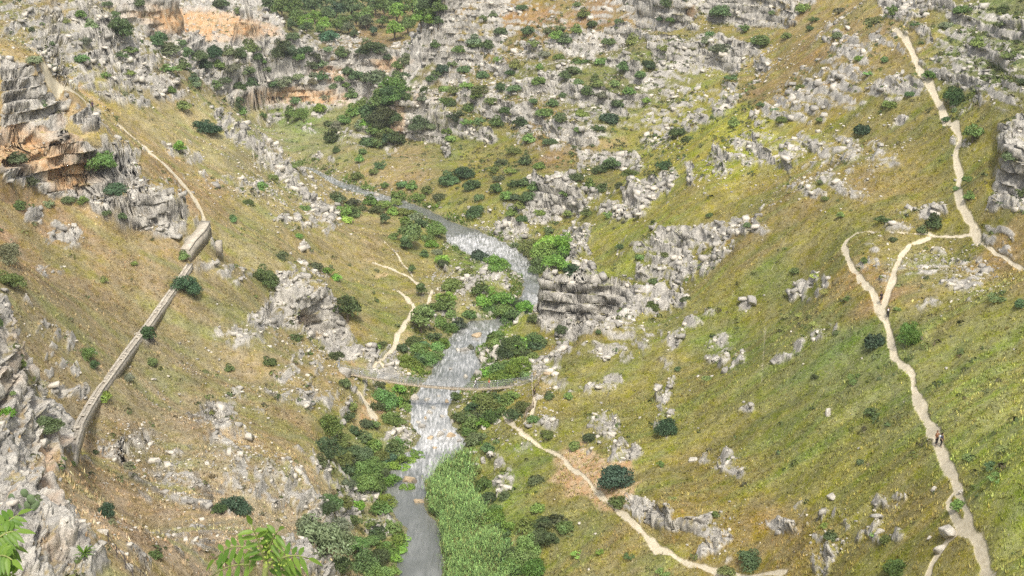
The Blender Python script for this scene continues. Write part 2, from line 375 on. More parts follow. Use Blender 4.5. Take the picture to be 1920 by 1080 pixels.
# colours of grass and herbs as seen (u v r g b)
GCOL = """300 500 172 150 106|150 480 168 142 100|60 420 172 140 100|60 600 160 145 102|420 640 165 150 104|330 720 168 152 112|300 800 172 155 116|300 960 184 162 122|420 880 188 172 136|520 950 182 166 130|230 1000 186 162 124|430 1020 188 168 132|200 880 180 154 112|430 250 186 176 118|350 240 182 168 110|500 400 186 172 108|250 130 166 155 102|90 180 196 166 108|150 190 196 170 110|60 20 166 150 100|150 60 160 150 95|300 320 176 148 96|380 380 180 152 100|450 480 166 152 100|560 460 172 156 100|580 500 160 145 90|500 700 172 152 106|560 760 174 152 104|500 830 172 150 100|650 760 160 150 85|680 860 130 145 75
1400 800 150 142 76|1600 700 140 142 78|1850 750 166 162 88|1850 620 158 152 82|1700 950 162 146 82|1300 700 152 142 76|1300 350 152 136 82|1400 450 152 132 82|1250 370 160 150 70|1180 430 156 150 72|1300 280 172 162 70|1385 262 182 172 74|1330 310 172 162 72|1430 222 176 168 76|1290 345 166 156 70|1210 400 160 152 70|1600 30 172 150 96|1450 180 160 134 90|1550 130 158 132 84|1580 60 168 144 94|1200 150 132 128 78|1800 280 152 142 74|1850 100 128 132 78|1620 640 132 142 76|1880 950 162 168 80|1900 870 162 166 78|1700 1050 156 142 76|1600 900 156 150 72|1500 850 146 144 74|1450 1000 164 140 82|1350 900 158 142 78|1300 1000 170 142 84|1220 800 152 144 72|1150 700 150 142 76|1100 650 152 135 80|1400 560 150 140 72|1350 640 142 142 74|1480 520 140 140 74|1600 420 152 142 76|1700 300 152 136 76|1650 200 148 136 78|1800 400 150 138 74|1880 450 168 142 88|1720 500 160 148 90|1550 500 150 138 76|1640 540 176 146 92|1640 350 160 140 84|1500 400 158 138 84|1180 1050 160 148 92|1080 980 150 145 84|1150 1010 165 145 88|1060 900 158 145 82|1000 860 142 148 72|1000 750 150 140 78
600 250 146 150 92|560 230 140 158 84|680 310 168 148 102|760 300 168 150 104|850 400 150 150 80|700 430 170 152 102|780 500 162 150 92|680 560 152 148 84|720 620 150 146 82|660 620 158 142 84|900 330 150 140 76|950 280 140 135 76|850 560 165 155 112|900 500 140 150 80|930 650 140 150 76|900 850 145 150 78|960 950 140 150 80|720 80 150 128 88|640 70 150 130 88|800 70 150 132 86|600 20 120 130 70|560 120 140 128 92|700 150 148 122 94|420 130 130 118 82|850 90 160 142 94|870 95 165 145 95|800 140 140 125 85|1000 230 150 128 84|1050 280 156 132 90|1100 200 130 130 72|960 40 160 130 90|1120 20 160 132 92|1000 150 128 126 76|1100 350 142 132 72|960 350 140 138 74|820 250 130 135 75|700 260 140 142 80|750 150 110 130 70|480 290 168 155 108|330 100 140 125 85"""
PATHS = [  # name, width m, polyline
 ("1860 1085|1848 1060|1832 1022|1816 995|1814 968|1806 945|1796 925|1786 890|1770 860|1756 826|1742 795|1726 760|1715 730|1711 708|1699 690|1680 675|1672 650|1668 625|1656 592|1645 570|1625 540|1605 510|1590 485|1582 462|1590 448|1606 438", 1.15),
 ("1812 995|1796 978|1782 955|1778 940|1786 928|1794 920", 1.2),
 ("1655 578|1662 560|1672 530|1678 505|1690 480|1706 462|1740 447", 1.25),
 ("1836 455|1830 440|1815 410|1800 385|1794 360|1800 330|1792 290|1800 260|1785 230|1762 195|1745 165|1722 130|1712 100|1695 70|1678 55", 1.5),
 ("1834 450|1860 470|1885 485|1925 502", .7),
 ("1606 438|1650 436|1690 438|1740 440|1825 443", .55),
 ("1690 53|1712 50|1735 50", .9),
 ("955 785|965 800|978 814|1000 828|1025 845|1060 865|1080 885|1105 905|1130 935|1160 960|1190 985|1215 1010|1226 1030|1260 1042|1300 1060|1350 1073|1420 1078|1470 1075", 1.15),
 ("1222 1012|1234 1035", 1.3),
 ("1805 992|1778 1015|1762 1035|1746 1060|1738 1085", .9),
 ("700 690|722 672|738 652|746 628|765 600|778 578|765 560|745 545", 1.2),
 ("810 545|805 565|792 580|776 592", .8), ("700 493|735 505|768 520|784 532", 1.4), ("720 453|745 478|762 502|775 520", .6),
 ("372 388|355 360|330 330|300 302|284 290", 2.0), ("284 290|262 268|225 235|180 212|160 190|130 168|84 145", 1.3),
 ("720 690|705 672", 1.6), ("670 735|690 760|700 780", 1.8), ("380 425|382 410|378 395|372 385", .6),
 ("1004 742|1001 760|998 778|985 792|970 806", .9), ("945 775|955 790|965 800", 1.2), ("1440 520|1452 498|1490 462", .5), ("1428 715|1432 660|1436 600", .5)]

def ell_field(txt, u, v, wu, wv, pw=1.0):
    m = np.zeros(u.shape, np.float32)
    for a, b, ru, rv, an, s in rd(txt):
        k = (np.abs(u - a) < ru * 1.7 + rv) & (np.abs(v - b) < ru * 1.3 + rv * 1.7)
        if not k.any(): continue
        du = u[k] + wu[k] - a; dv = v[k] + wv[k] - b
        c, s_ = math.cos(R(an)), math.sin(R(an))
        x = (du * c - dv * s_) / ru; y = (du * s_ + dv * c) / rv
        q = np.sqrt(x * x + y * y)
        m[k] = np.maximum(m[k], s * np.clip(1.75 - q, 0, 1))
    return m

def covers(x, y, z):
    """rock strength, ochre stain, path, soil patch and grass colour at ground points"""
    u, v, f = sight(np.stack([x, y, z], -1))
    u = u.astype(np.float32); v = v.astype(np.float32)
    px = FPX / f
    wu = (px * 3.0 * fbm2(x / 6, y / 6, 3, 21)).astype(np.float32); wv = (px * 1.8 * fbm2(x / 6, y / 6, 3, 22)).astype(np.float32)
    rock = ell_field(ROCK_ELL, u, v, wu, wv)
    for txt, s in ROCK_POLY:
        P = rd(txt)
        k = (u > P[:, 0].min() - 40) & (u < P[:, 0].max() + 40) & (v > P[:, 1].min() - 40) & (v < P[:, 1].max() + 40)
        uu = u[k] + wu[k] * .5; vv = v[k] + wv[k] * .5
        d = np.where(in_poly(P, uu, vv), 1, -1) * seg_dist(P, uu, vv, True) / px[k]
        rock[k] = np.maximum(rock[k], s * sstep(-1.2, 0.6, d))
    och = ell_field(OCHRE, u, v, wu, wv)
    path = np.zeros(x.shape, np.float32)
    wob = 0.30 * fbm2(x / 1.3, y / 2.2, 3, 33)
    for P, w in PATHS_W:
        lo = P.min(0) - 4; hi = P.max(0) + 4
        k = (x > lo[0]) & (x < hi[0]) & (y > lo[1]) & (y < hi[1])
        if k.any():
            wl = w * (0.36 + 0.30 * vn2(x[k] / 5, y[k] / 5, 35))
            path[k] = np.maximum(path[k], (.42 if w < .55 else 1.0) * (1 - sstep(0.35, 1.65, (seg_dist(P, x[k], y[k]) + wob[k]) / wl)))
    soil = ell_field("1112 892 60 30 -30 1.9|1150 893 36 18 10 1.9|760 640 20 30 0 .5|690 770 24 26 -40 .9|1640 535 24 10 0 .6|560 905 70 16 -42 .55|640 700 40 16 0 .55|100 190 60 20 -35 .35|1015 730 14 30 30 .5|585 612 26 14 -30 .8|710 515 16 5 0 .7|500 20 20 16 0 .6|1150 270 30 8 0 .4", u, v, wu, wv)
    g = rd(GCOL)
    uw = u + px * 5 * fbm2(x / 9, y / 9, 3, 41); vw = v + px * 3 * fbm2(x / 9, y / 9, 3, 42)
    num = np.zeros(x.shape + (3,), np.float32); den = np.zeros(x.shape, np.float32)
    gl = lin(g[:, 2:5])
    for i in range(len(g)):
        w = 1.0 / (((uw - g[i, 0]) ** 2 + 1.6 * (vw - g[i, 1]) ** 2) + 500.0) ** 1.7
        w = w.astype(np.float32) * 1e6
        den += w
        for c in range(3): num[..., c] += w * np.float32(gl[i, c])
    return rock, och, path, soil, num / den[..., None]

PATHS_W = []
for txt, w in PATHS:
    p = rd(txt); h_ = hit(p[:, 0], p[:, 1])
    PATHS_W.append((h_[:, :2], w))
ALB = 0.62          # surface reflectance against the sunlit tone it shows

# ================================================================== terrain mesh
def frange(a, b, s): return np.arange(a, b, s)
q = QUICK
HOLLOW = "45 290 80 30 0 1|150 335 52 26 0 1|100 262 40 12 0 .6|585 608 26 14 -30 1|1290 27 10 10 0 1|485 192 50 8 0 .8|630 140 22 8 0 .6|1680 6 14 8 0 1|1240 30 8 10 0 .6|560 178 30 10 0 .5|745 240 10 20 0 .4|20 690 20 40 0 .5"
rad0 = np.concatenate([frange(3, 60, 3.0), frange(60, 800, .5)])
az = np.concatenate([np.linspace(-62, -26.5, 36), np.linspace(-26, 26, int(1300 * q)), np.linspace(26.5, 62, 36)])
# along every bearing, more survey points where the ground rises steeply
A0, R0 = np.meshgrid(np.radians(az), rad0)
P0 = ground1(R0 * np.sin(A0), R0 * np.cos(A0))
ds = np.sqrt((np.diff(R0, axis=0) * .36) ** 2 + np.diff(P0, axis=0) ** 2) / (.5 * (R0[1:] + R0[:-1])) + np.diff(R0, axis=0) * 2e-5
ds = np.where(R0[1:] < 60, ds * .05, np.where(R0[1:] > 560, ds * .35, ds))
cs_ = np.concatenate([np.zeros((1, len(az))), np.cumsum(ds, 0)])
# neighbours share their spacing
cs_ = cs_ / cs_[-1]
for _k in range(3):
    pad = np.pad(cs_, ((0, 0), (6, 6)), mode="edge"); cum = np.cumsum(np.pad(pad, ((0, 0), (1, 0))), 1); cs_ = (cum[:, 13:] - cum[:, :-13]) / 13
nr = int(1900 * q); lev = np.linspace(0, 1, nr)
RD = np.stack([np.interp(lev, cs_[:, j], rad0) for j in range(len(az))], 1)
AZ = np.broadcast_to(np.radians(az), RD.shape)
tx = (RD * np.sin(AZ)); ty = (RD * np.cos(AZ))
shp = tx.shape
z0 = ground1(tx, ty)
rockm, ochm, pathm, soilm, gcol = covers(tx.ravel(), ty.ravel(), z0.ravel())
rockm, ochm, pathm, soilm = [a.reshape(shp) for a in (rockm, ochm, pathm, soilm)]
_u, _v, _f = sight(np.stack([tx, ty, z0], -1).reshape(-1, 3)); _u = _u.astype(np.float32); _v = _v.astype(np.float32)
hollow = ell_field(HOLLOW, _u, _v, 2.5 * FPX / _f * fbm2(tx.ravel() / 4, z0.ravel() / 3, 2, 23), 1.5 * FPX / _f * fbm2(tx.ravel() / 4, z0.ravel() / 3, 2, 24)).reshape(shp)
rdist = river_d(tx, ty)
# steep ground shows rock
def grid_normal(X, Y, Z):
    P = np.stack([X, Y, Z], -1)
    a = np.gradient(P, axis=1); b = np.gradient(P, axis=0)
    n = np.cross(a, b); n /= np.linalg.norm(n, axis=-1, keepdims=True) + 1e-9
    return np.where(n[..., 2:3] < 0, -n, n)
N0 = grid_normal(tx, ty, z0)
n3 = fbm3(tx / 3.2, ty / 3.2, z0 / 2.2, 3, 51); n1 = fbm3(tx / 0.9, ty / 0.9, z0 / .6, 2, 52); n8 = fbm2(tx / 11, ty / 11, 2, 53)
steep = sstep(0.72, 0.55, N0[..., 2])
rockm = np.maximum(rockm, np.where((_u.reshape(shp) < 560) & (_v.reshape(shp) > 170), 0.6 * sstep(.66, .5, N0[..., 2]), 0.85 * sstep(0.80, 0.62, N0[..., 2])) * (ty > 240))
rockm *= 1 - np.clip(pathm * 1.5, 0, 1)
rockm *= sstep(-0.2, 1.2, rdist)
nb = fbm3(tx / 2.6, ty / 2.6, z0 / 1.1, 3, 54)
lay = 1.9
phg = (z0 + 1.3 * fbm2(tx / 14, ty / 14, 2, 71) + .9 * fbm2(tx / 4.5, ty / 4.5, 2, 72)) / lay; phg = phg - np.floor(phg)
band = sstep(0, .12, phg) * sstep(.8, .5, phg)                 # bedding: rock breaks out along level ledges
show = sstep(0.46, 0.60, rockm * 0.88 + (band - .55) * .45 * np.clip(1.15 - rockm, .12, 1) + 0.34 * n3 + 0.40 * nb + 0.42 * n1 + 0.22 * n8) * sstep(0.05, 0.3, rockm)
# grass relief
hum = 0.34 * fbm2(tx / 1.9, ty / 1.9, 2, 61) + 0.20 * vn2(tx / 0.62, ty / 0.62, 63)
kg = (1 - pathm) * sstep(0, 2, rdist) * (1 - 0.7 * show)
z1 = z0 + hum * kg * sstep(.55, .8, N0[..., 2]) - 0.12 * pathm
X, Y, Z = tx.astype(np.float32), ty.astype(np.float32), z1.astype(np.float32)
# rock: bedding steps and jointed blocks pushed out along the slope normal
k = rockm.ravel() > 0.12
xs, ys, zs = X.ravel()[k], Y.ravel()[k], Z.ravel()[k]
mk = np.clip(rockm.ravel()[k] * 1.15, 0, 1); sk = show.ravel()[k]; Nk = N0.reshape(-1, 3)[k]
ph = (zs + 1.3 * fbm2(xs / 14, ys / 14, 2, 71) + .9 * fbm2(xs / 4.5, ys / 4.5, 2, 72)) / lay
fr = ph - np.floor(ph)
stair = (sstep(0.08, 0.42, fr) - fr) * lay
wx = xs + 0.7 * vn3(xs / 1.5, ys / 1.5, zs / 1.5, 81); wy = ys + 0.7 * vn3(xs / 1.5, ys / 1.5, zs / 1.5, 82); wz = zs + 0.4 * vn3(xs / 1.5, ys / 1.5, zs / 1.5, 83)
def worley_at(s, seed): return worley3((wx / s * .60).astype(np.float32), (wy / s * .60).astype(np.float32), (wz / s * 1.9).astype(np.float32), seed)
zb = zs + 1.3 * fbm2(xs / 14, ys / 14, 2, 71) + .25 * vn2(xs / 2.5, ys / 2.5, 73)
def bed(t, seed): return vn3(xs / 6.5, ys / 6.5, (np.floor(zb / t) * 3.7).astype(np.float32), seed)      # each bed stands out or is worn back
beds = 1.5 * bed(1.25, 161) + .9 * bed(.55, 162)
f1, f2, rid = worley_at(2.3, 101)
big = (rid - 0.5) * 1.25 + 0.3 * (1 - f1) - 0.9 * np.exp(-(f2 - f1) / 0.09)
h1, h2, rid3 = worley_at(5.5, 121)
hug = ((rid3 - .5) * 2.2 - 1.3 * np.exp(-(h2 - h1) / .05)) * sstep(.85, 1.05, mk)
g1, g2, rid2 = worley_at(0.85, 111)
sml = (rid2 - 0.5) * 0.75 + 0.15 * (1 - g1) - 0.55 * np.exp(-(g2 - g1) / 0.12)
amp = .22 + .78 * sstep(.8, 1.0, mk)
disp = -2.6 * sstep(.55, .85, hollow.ravel()[k]) + sk * (0.2 + mk * amp * (0.55 * big + 0.6 * sml + .6 * hug + 1.0 * beds)) + 0.20 * sk * vn3(xs / .5, ys / .5, zs / .2, 121)
for a, c in ((X, 0), (Y, 1), (Z, 2)):
    a.ravel()[k] += (disp * Nk[:, c]).astype(np.float32)
Z.ravel()[k] += (0.8 * stair * mk * (0.3 + 0.7 * sk)).astype(np.float32)
block_tone = np.zeros(shp, np.float32); block_tone.ravel()[k] = rid2 * 0.5 + rid * 0.5  # random tone of each rock block
N1 = grid_normal(X, Y, Z)
ledge = sstep(0.62, 0.86, N1[..., 2]) * sstep(-0.16, 0.10, fbm3(tx / 1.6, ty / 1.6, z0 / .8, 3, 141) - 0.55 * (rockm - 0.6))
bare_rock = show * (1 - 0.92 * ledge)  # rock cover, less the grassy ledges
tverts = np.stack([X, Y, Z], -1).reshape(-1, 3)
nr, nc = shp
ii = np.arange(nr * nc).reshape(nr, nc)
tf = np.stack([ii[:-1, :-1], ii[:-1, 1:], ii[1:, 1:], ii[1:, :-1]], -1).reshape(-1, 4)
GZF = Z; # final heights for seating things
def seat(x, y):
    """final ground height near x, y (search on the surveyed sheet)"""
    out = []
    for a, b in zip(np.atleast_1d(x), np.atleast_1d(y)):
        j = int(np.clip(np.searchsorted(az, math.degrees(math.atan2(a, b))), 1, nc - 1)); r_ = math.hypot(a, b)
        i = int(np.clip(np.searchsorted(RD[:, j], r_), 1, nr - 1))
        t = (r_ - RD[i - 1, j]) / (RD[i, j] - RD[i - 1, j] + 1e-9)
        out.append(Z[i - 1, j] * (1 - t) + Z[i, j] * t)
    return np.array(out)
gl_ = gcol @ np.array([.25, .65, .10], np.float32); gcol = gcol * ALB
soilv = np.clip(soilm, 0, 1) * sstep(-.3, .25, soilm - 0.5 + n3 * .9)
# patches of greener herbs, straw and bare grit in the sward
p1 = fbm2(tx / 2.6, ty / 1.9, 3, 151).ravel(); p2 = fbm2(tx / 17, ty / 3.4 + .3 * vn2(tx / 6, ty / 6, 8), 3, 152).ravel(); p3 = fbm2(tx / 1.2, ty / 1.2, 2, 153).ravel(); p4 = fbm2(tx / 9 - 9, ty / 2.6, 3, 154).ravel()
gl_ = gcol @ np.array([.25, .65, .10], np.float32); west = sstep(900, 500, _u)[:, None] * .30
gcol = gcol * (1 - west) + gl_[:, None] * np.array([1.12, 1.02, .68]) * west
east = sstep(950, 1150, _u)[:, None]; gcol = gcol * (1 + east * np.array([-.045, .02, .10]))
gcol = gcol * np.exp(.22 * p1 + .26 * p2 + .22 * p3)[:, None]
kg_ = (sstep(.02, .38, p4) * .55)[:, None]; gcol = gcol * (1 - kg_ + kg_ * np.array([.74, .98, .66]))
ks_ = (sstep(.05, .40, -p4 + .25 * p3) * .5)[:, None]; gcol = gcol * (1 - ks_ + ks_ * np.array([1.22, 1.15, 1.30]))
gm_ = gcol @ np.array([.25, .65, .10], np.float32); gcol = (gcol * .96 + .04 * gm_[:, None]) * 1.04
gcol = np.clip(gcol, .01, .7).astype(np.float32)
attrs = {"gcol": gcol, "rock": bare_rock.ravel(), "ochre": ochm.ravel() * sstep(-.5, .3, n3.ravel() + ochm.ravel() - .6), "path": np.maximum(pathm, 0).ravel(),
         "soil": soilv.ravel(), "tone": block_tone.ravel(), "wet": sstep(2.2, 0.0, rdist).ravel().astype(np.float32)}
# ------------------------------------------------------------------ materials
class NT:
    def __init__(self, name):
        self.m = bpy.data.materials.new(name); self.m.use_nodes = True
        self.t = self.m.node_tree; self.b = self.t.nodes["Principled BSDF"]
        self.b.inputs["Specular IOR Level"].default_value = 0.25
        self.b.inputs["Roughness"].default_value = 0.9
    def n(self, kind, **kw):
        x = self.t.nodes.new(kind)
        for k, v in kw.items():
            setattr(x, k, v)
        return x
    def l(self, a, b): self.t.links.new(a, b)
    def attr(self, name):
        a = self.n("ShaderNodeAttribute"); a.attribute_name = name
        return a
    def noise(self, scale, detail=4, rough=0.6, vec=None, dist=0.0):
        x = self.n("ShaderNodeTexNoise"); x.inputs["Scale"].default_value = scale
        x.inputs["Detail"].default_value = detail; x.inputs["Roughness"].default_value = rough; x.inputs["Distortion"].default_value = dist
        self.l(vec if vec is not None else self.pos(), x.inputs["Vector"])
        return x.outputs["Fac"]
    def pos(self):
        if not hasattr(self, "_p"): self._p = self.n("ShaderNodeNewGeometry").outputs["Position"]
        return self._p
    def objpos(self):
        if not hasattr(self, "_o"): self._o = self.n("ShaderNodeTexCoord").outputs["Object"]
        return self._o
    def hi(self, p):
        x = self.n('ShaderNodeVectorMath', operation='ADD'); self.l(p, x.inputs[0]); x.inputs[1].default_value = (37.0, 11.0, 5.0); return x.outputs[0]
    def math(self, op, a, b=0.0, clamp=False):
        x = self.n("ShaderNodeMath", operation=op); x.use_clamp = clamp
        for s, v in zip(x.inputs, (a, b)):
            if isinstance(v, (int, float)): s.default_value = v
            else: self.l(v, s)
        return x.outputs[0]
    def ramp(self, f, lo, hi, a=0.0, b=1.0):
        x = self.n("ShaderNodeMapRange"); x.interpolation_type = 'SMOOTHSTEP'
        self.l(f, x.inputs[0])
        for i, v in zip((1, 2, 3, 4), (lo, hi, a, b)): x.inputs[i].default_value = v
        return x.outputs[0]
    def mix(self, f, a, b, mode='MIX'):
        x = self.n("ShaderNodeMix", data_type='RGBA', blend_type=mode)
        for s, v in ((x.inputs[0], f), (x.inputs[6], a), (x.inputs[7], b)):
            if isinstance(v, (int, float)): s.default_value = v
            elif isinstance(v, (tuple, list)): s.default_value = (*v[:3], 1)
            else: self.l(v, s)
        return x.outputs[2]
    def hsv(self, col, h=0.5, s=1.0, v=1.0):
        x = self.n("ShaderNodeHueSaturation")
        for nm, q_ in (("Hue", h), ("Saturation", s), ("Value", v)):
            if isinstance(q_, (int, float)): x.inputs[nm].default_value = q_
            else: self.l(q_, x.inputs[nm])
        self.l(col, x.inputs["Color"]) if not isinstance(col, tuple) else setattr(x.inputs["Color"], "default_value", (*col, 1))
        return x.outputs[0]
    def bump(self, h, strength=0.5, dist=0.1, normal=None):
        x = self.n("ShaderNodeBump"); x.inputs["Strength"].default_value = strength; x.inputs["Distance"].default_value = dist
        self.l(h, x.inputs["Height"])
        if normal is not None: self.l(normal, x.inputs["Normal"])
        self.l(x.outputs[0], self.b.inputs["Normal"])
        return x.outputs[0]
    def color(self, c):
        if isinstance(c, (tuple, list)): self.b.inputs["Base Color"].default_value = (*c[:3], 1)
        else: self.l(c, self.b.inputs["Base Color"])
        return self

def rock_color(m, p, tone=None):
    c = m.mix(m.ramp(m.noise(0.45, 5, .65, p), .35, .65), (.315, .298, .265), (.46, .437, .385))
    c = m.mix(m.ramp(m.noise(2.1, 5, .7, p), .48, .68, 0, .8), c, (.17, .163, .148))          # darker grey mottling
    c = m.mix(m.ramp(m.noise(4.5, 3, .6, p), .52, .72, 0, .8), c, (.56, .535, .475))
    if tone is not None:
        c = m.hsv(c, v=m.ramp(tone, .15, .85, .80, 1.16))
    return c

def ground_material():
    m = NT("ground")
    g = m.attr("gcol").outputs["Color"]
    p = m.pos()
    v1 = m.noise(0.55, 3, .6, p); v2 = m.noise(2.4, 4, .7, p); v3 = m.noise(0.12, 2, .5, p)
    g = m.hsv(g, h=m.ramp(v3, .3, .7, .492, .51), s=m.ramp(v1, .3, .7, .92, 1.22), v=m.ramp(v2, .25, .75, .66, 1.34))
    g = m.mix(m.ramp(v1, .50, .68, 0, .55), g, m.hsv(g, h=.525, s=1.2, v=.80))                    # greener herbs
    g = m.mix(m.ramp(m.noise(1.1, 4, .7, p), .56, .70, 0, .6), g, m.hsv(g, h=.485, s=.85, v=1.0))  # dry brown
    g = m.mix(m.ramp(m.noise(4.5, 3, .6, p), .57, .67, 0, .5), g, (.46, .42, .30))  # straw and grit
    g = m.mix(m.ramp(m.noise(3.3, 4, .75, m.hi(p)), .57, .66, 0, .7), g, m.hsv(g, h=.53, s=1.1, v=.62))               # darker, greener flecks
    rc = rock_color(m, p, m.attr("tone").outputs["Fac"])
    och = m.mix(m.ramp(m.noise(.7, 4, .6, p), .35, .65), (.47, .27, .12), (.50, .375, .235))
    rc = m.mix(m.math('MULTIPLY', m.attr("ochre").outputs["Fac"], .95), rc, och)
    c = m.mix(m.attr("soil").outputs["Fac"], g, m.mix(m.ramp(v1, .35, .65), (.43, .27, .135), (.50, .39, .25)))
    pc = m.mix(m.ramp(v2, .3, .7), (.46, .40, .28), (.60, .54, .41))
    pth = m.math('ADD', m.attr("path").outputs["Fac"], m.math('MULTIPLY', m.math('SUBTRACT', m.noise(2.6, 5, .7, m.hi(p)), .5), .9))
    c = m.mix(m.ramp(pth, .22, .78), c, pc)
    c = m.mix(m.attr("rock").outputs["Fac"], c, rc)
    c = m.mix(m.math('MULTIPLY', m.attr("wet").outputs["Fac"], .6), c, (.16, .15, .10))
    m.color(c)
    h = m.math('ADD', m.noise(3.2, 5, .7, p), m.math('MULTIPLY', m.noise(9, 3, .6, p), .5))
    h = m.math('MULTIPLY', h, m.ramp(m.attr('path').outputs['Fac'], .2, .7, 1.0, .25))
    m.bump(h, .8, .22)
    return m.m
MG = ground_material()
# path faces and hillside faces share the surveyed sheet
fp = pathm.ravel()[tf].mean(1) > 0.5
def sub(faces):
    ids = np.unique(faces); back = np.zeros(len(tverts), np.int32); back[ids] = np.arange(len(ids))
    return tverts[ids], back[faces], {k_: a_[ids] for k_, a_ in attrs.items()}
v_, f_, a_ = sub(tf[~fp]); tag(obj_np("hillside", v_, f_, MG, None, True, a_), kind="structure")
v_, f_, a_ = sub(tf[fp]); tag(obj_np("footpath", v_, f_, MG, None, True, a_), kind="structure")

# ------------------------------------------------------------------ river
def river_material():
    m = NT("river_water")
    p = m.pos()
    fo = m.attr("foam").outputs["Fac"]
    w = m.n("ShaderNodeMapping"); w.inputs["Scale"].default_value = (2.0, .30, 1.0); w.inputs["Rotation"].default_value = (0, 0, .25)
    m.l(p, w.inputs["Vector"])
    n = m.noise(1.1, 6, .68, w.outputs[0], .6)
    foam = m.math('MULTIPLY', m.ramp(m.math('ADD', n, m.math('MULTIPLY', fo, .34)), .56, .98), m.ramp(fo, .05, .5))
    c = m.mix(foam, m.mix(m.math('MULTIPLY', m.ramp(m.noise(.12, 2, .5, p), .25, .7), m.ramp(m.noise(.8, 4, .6, w.outputs[0]), .3, .7, .3, 1.3)), (.115, .122, .105), (.195, .20, .185)), (.62, .62, .61))
    m.color(c)
    m.b.inputs["Specular IOR Level"].default_value = 0.9
    m.l(m.ramp(foam, 0, 1, .10, .7), m.b.inputs["Roughness"])
    m.bump(m.noise(1.6, 3, .55, w.outputs[0], .6), .5, .3)
    return m.m
wx_ = np.arange(-126, 40, .45); wy_ = np.arange(78, 420, .45)
WX, WY = np.meshgrid(wx_, wy_)
wd = river_d(WX, WY)
FO = [(-2, 282, 12, .3), (4, 293, 9, .35), (-6, 258, 13, .5), (-12, 250, 10, .55), (-15, 232, 9, .6), (-14, 221, 8, .72), (-12.5, 213, 6, .85), (-13, 206, 7, .62), (-11, 199, 8, .45), (-38, 366, 14, .5), (-55, 388, 14, .5), (-10, 322, 9, .8), (-4, 316, 8, .75), (2, 305, 9, .6), (8, 283, 5, .9), (-9, 180, 9, .12)]
foam = np.zeros(WX.shape)
for a, b, r_, s in FO: foam = np.maximum(foam, s * np.clip(1.6 - np.hypot(WX - a, WY - b) / r_, 0, 1))
WZ = 0.02 + foam * 0.28 * fbm2(WX / .9, WY / .9, 3, 131) + 0.03 * fbm2(WX / 1.2, WY / 1.2, 2, 133)
wi = np.arange(WX.size).reshape(WX.shape)
wf = np.stack([wi[:-1, :-1], wi[:-1, 1:], wi[1:, 1:], wi[1:, :-1]], -1).reshape(-1, 4)
wf = wf[(wd.ravel()[wf] < 1.0).any(1)]
ids = np.unique(wf); bk = np.zeros(WX.size, np.int32); bk[ids] = np.arange(len(ids))
tag(obj_np("river", np.stack([WX, WY, WZ], -1).reshape(-1, 3)[ids], bk[wf], river_material(), None, True, {"foam": foam.ravel()[ids]}), kind="structure")
# ================================================================== foliage
def foliage_material(name, rough=0.6, trans=0.25):
    m = NT(name)
    oi = m.n("ShaderNodeObjectInfo")
    lt = m.attr("leaf").outputs["Fac"]
    c = m.hsv(oi.outputs["Color"], h=m.ramp(lt, 0, 1, .485, .515), s=m.ramp(lt, 0, 1, 1.05, .92), v=m.ramp(lt, 0, 1, .62, 1.42))
    m.color(c)
    m.b.inputs["Roughness"].default_value = rough
    tr = m.n("ShaderNodeBsdfTranslucent"); m.l(m.hsv(c, h=.51, s=1.1, v=1.1), tr.inputs["Color"])
    mx = m.n("ShaderNodeMixShader"); mx.inputs[0].default_value = trans
    m.l(m.b.outputs[0], mx.inputs[1]); m.l(tr.outputs[0], mx.inputs[2])
    m.l(mx.outputs[0], m.t.nodes["Material Output"].inputs["Surface"])
    return m.m
MLEAF = foliage_material("foliage")
mb = NT("bark"); mb.color(mb.mix(mb.noise(6, 3, .6, mb.objpos()), (.10, .075, .05), (.22, .18, .13))); MBARK = mb.m

def leaf_quads(P, Nn, size, r, asp=1.5):
    """one bent leaf spray per point: 4 verts, 2 tris"""
    n = len(P)
    t = r.normal(size=(n, 3)); t -= Nn * (t * Nn).sum(1, keepdims=True); t /= np.linalg.norm(t, axis=1, keepdims=True) + 1e-9
    b = np.cross(Nn, t)
    s = size * r.uniform(.6, 1.35, (n, 1))
    V = np.stack([P - t * s * asp, P + b * s * .62 + Nn * s * .18, P + t * s * asp, P - b * s * .62 + Nn * s * .18], 1).reshape(-1, 3)
    i = np.arange(n) * 4
    F = np.concatenate([np.stack([i, i + 1, i + 2], 1), np.stack([i, i + 2, i + 3], 1)])
    return V, F

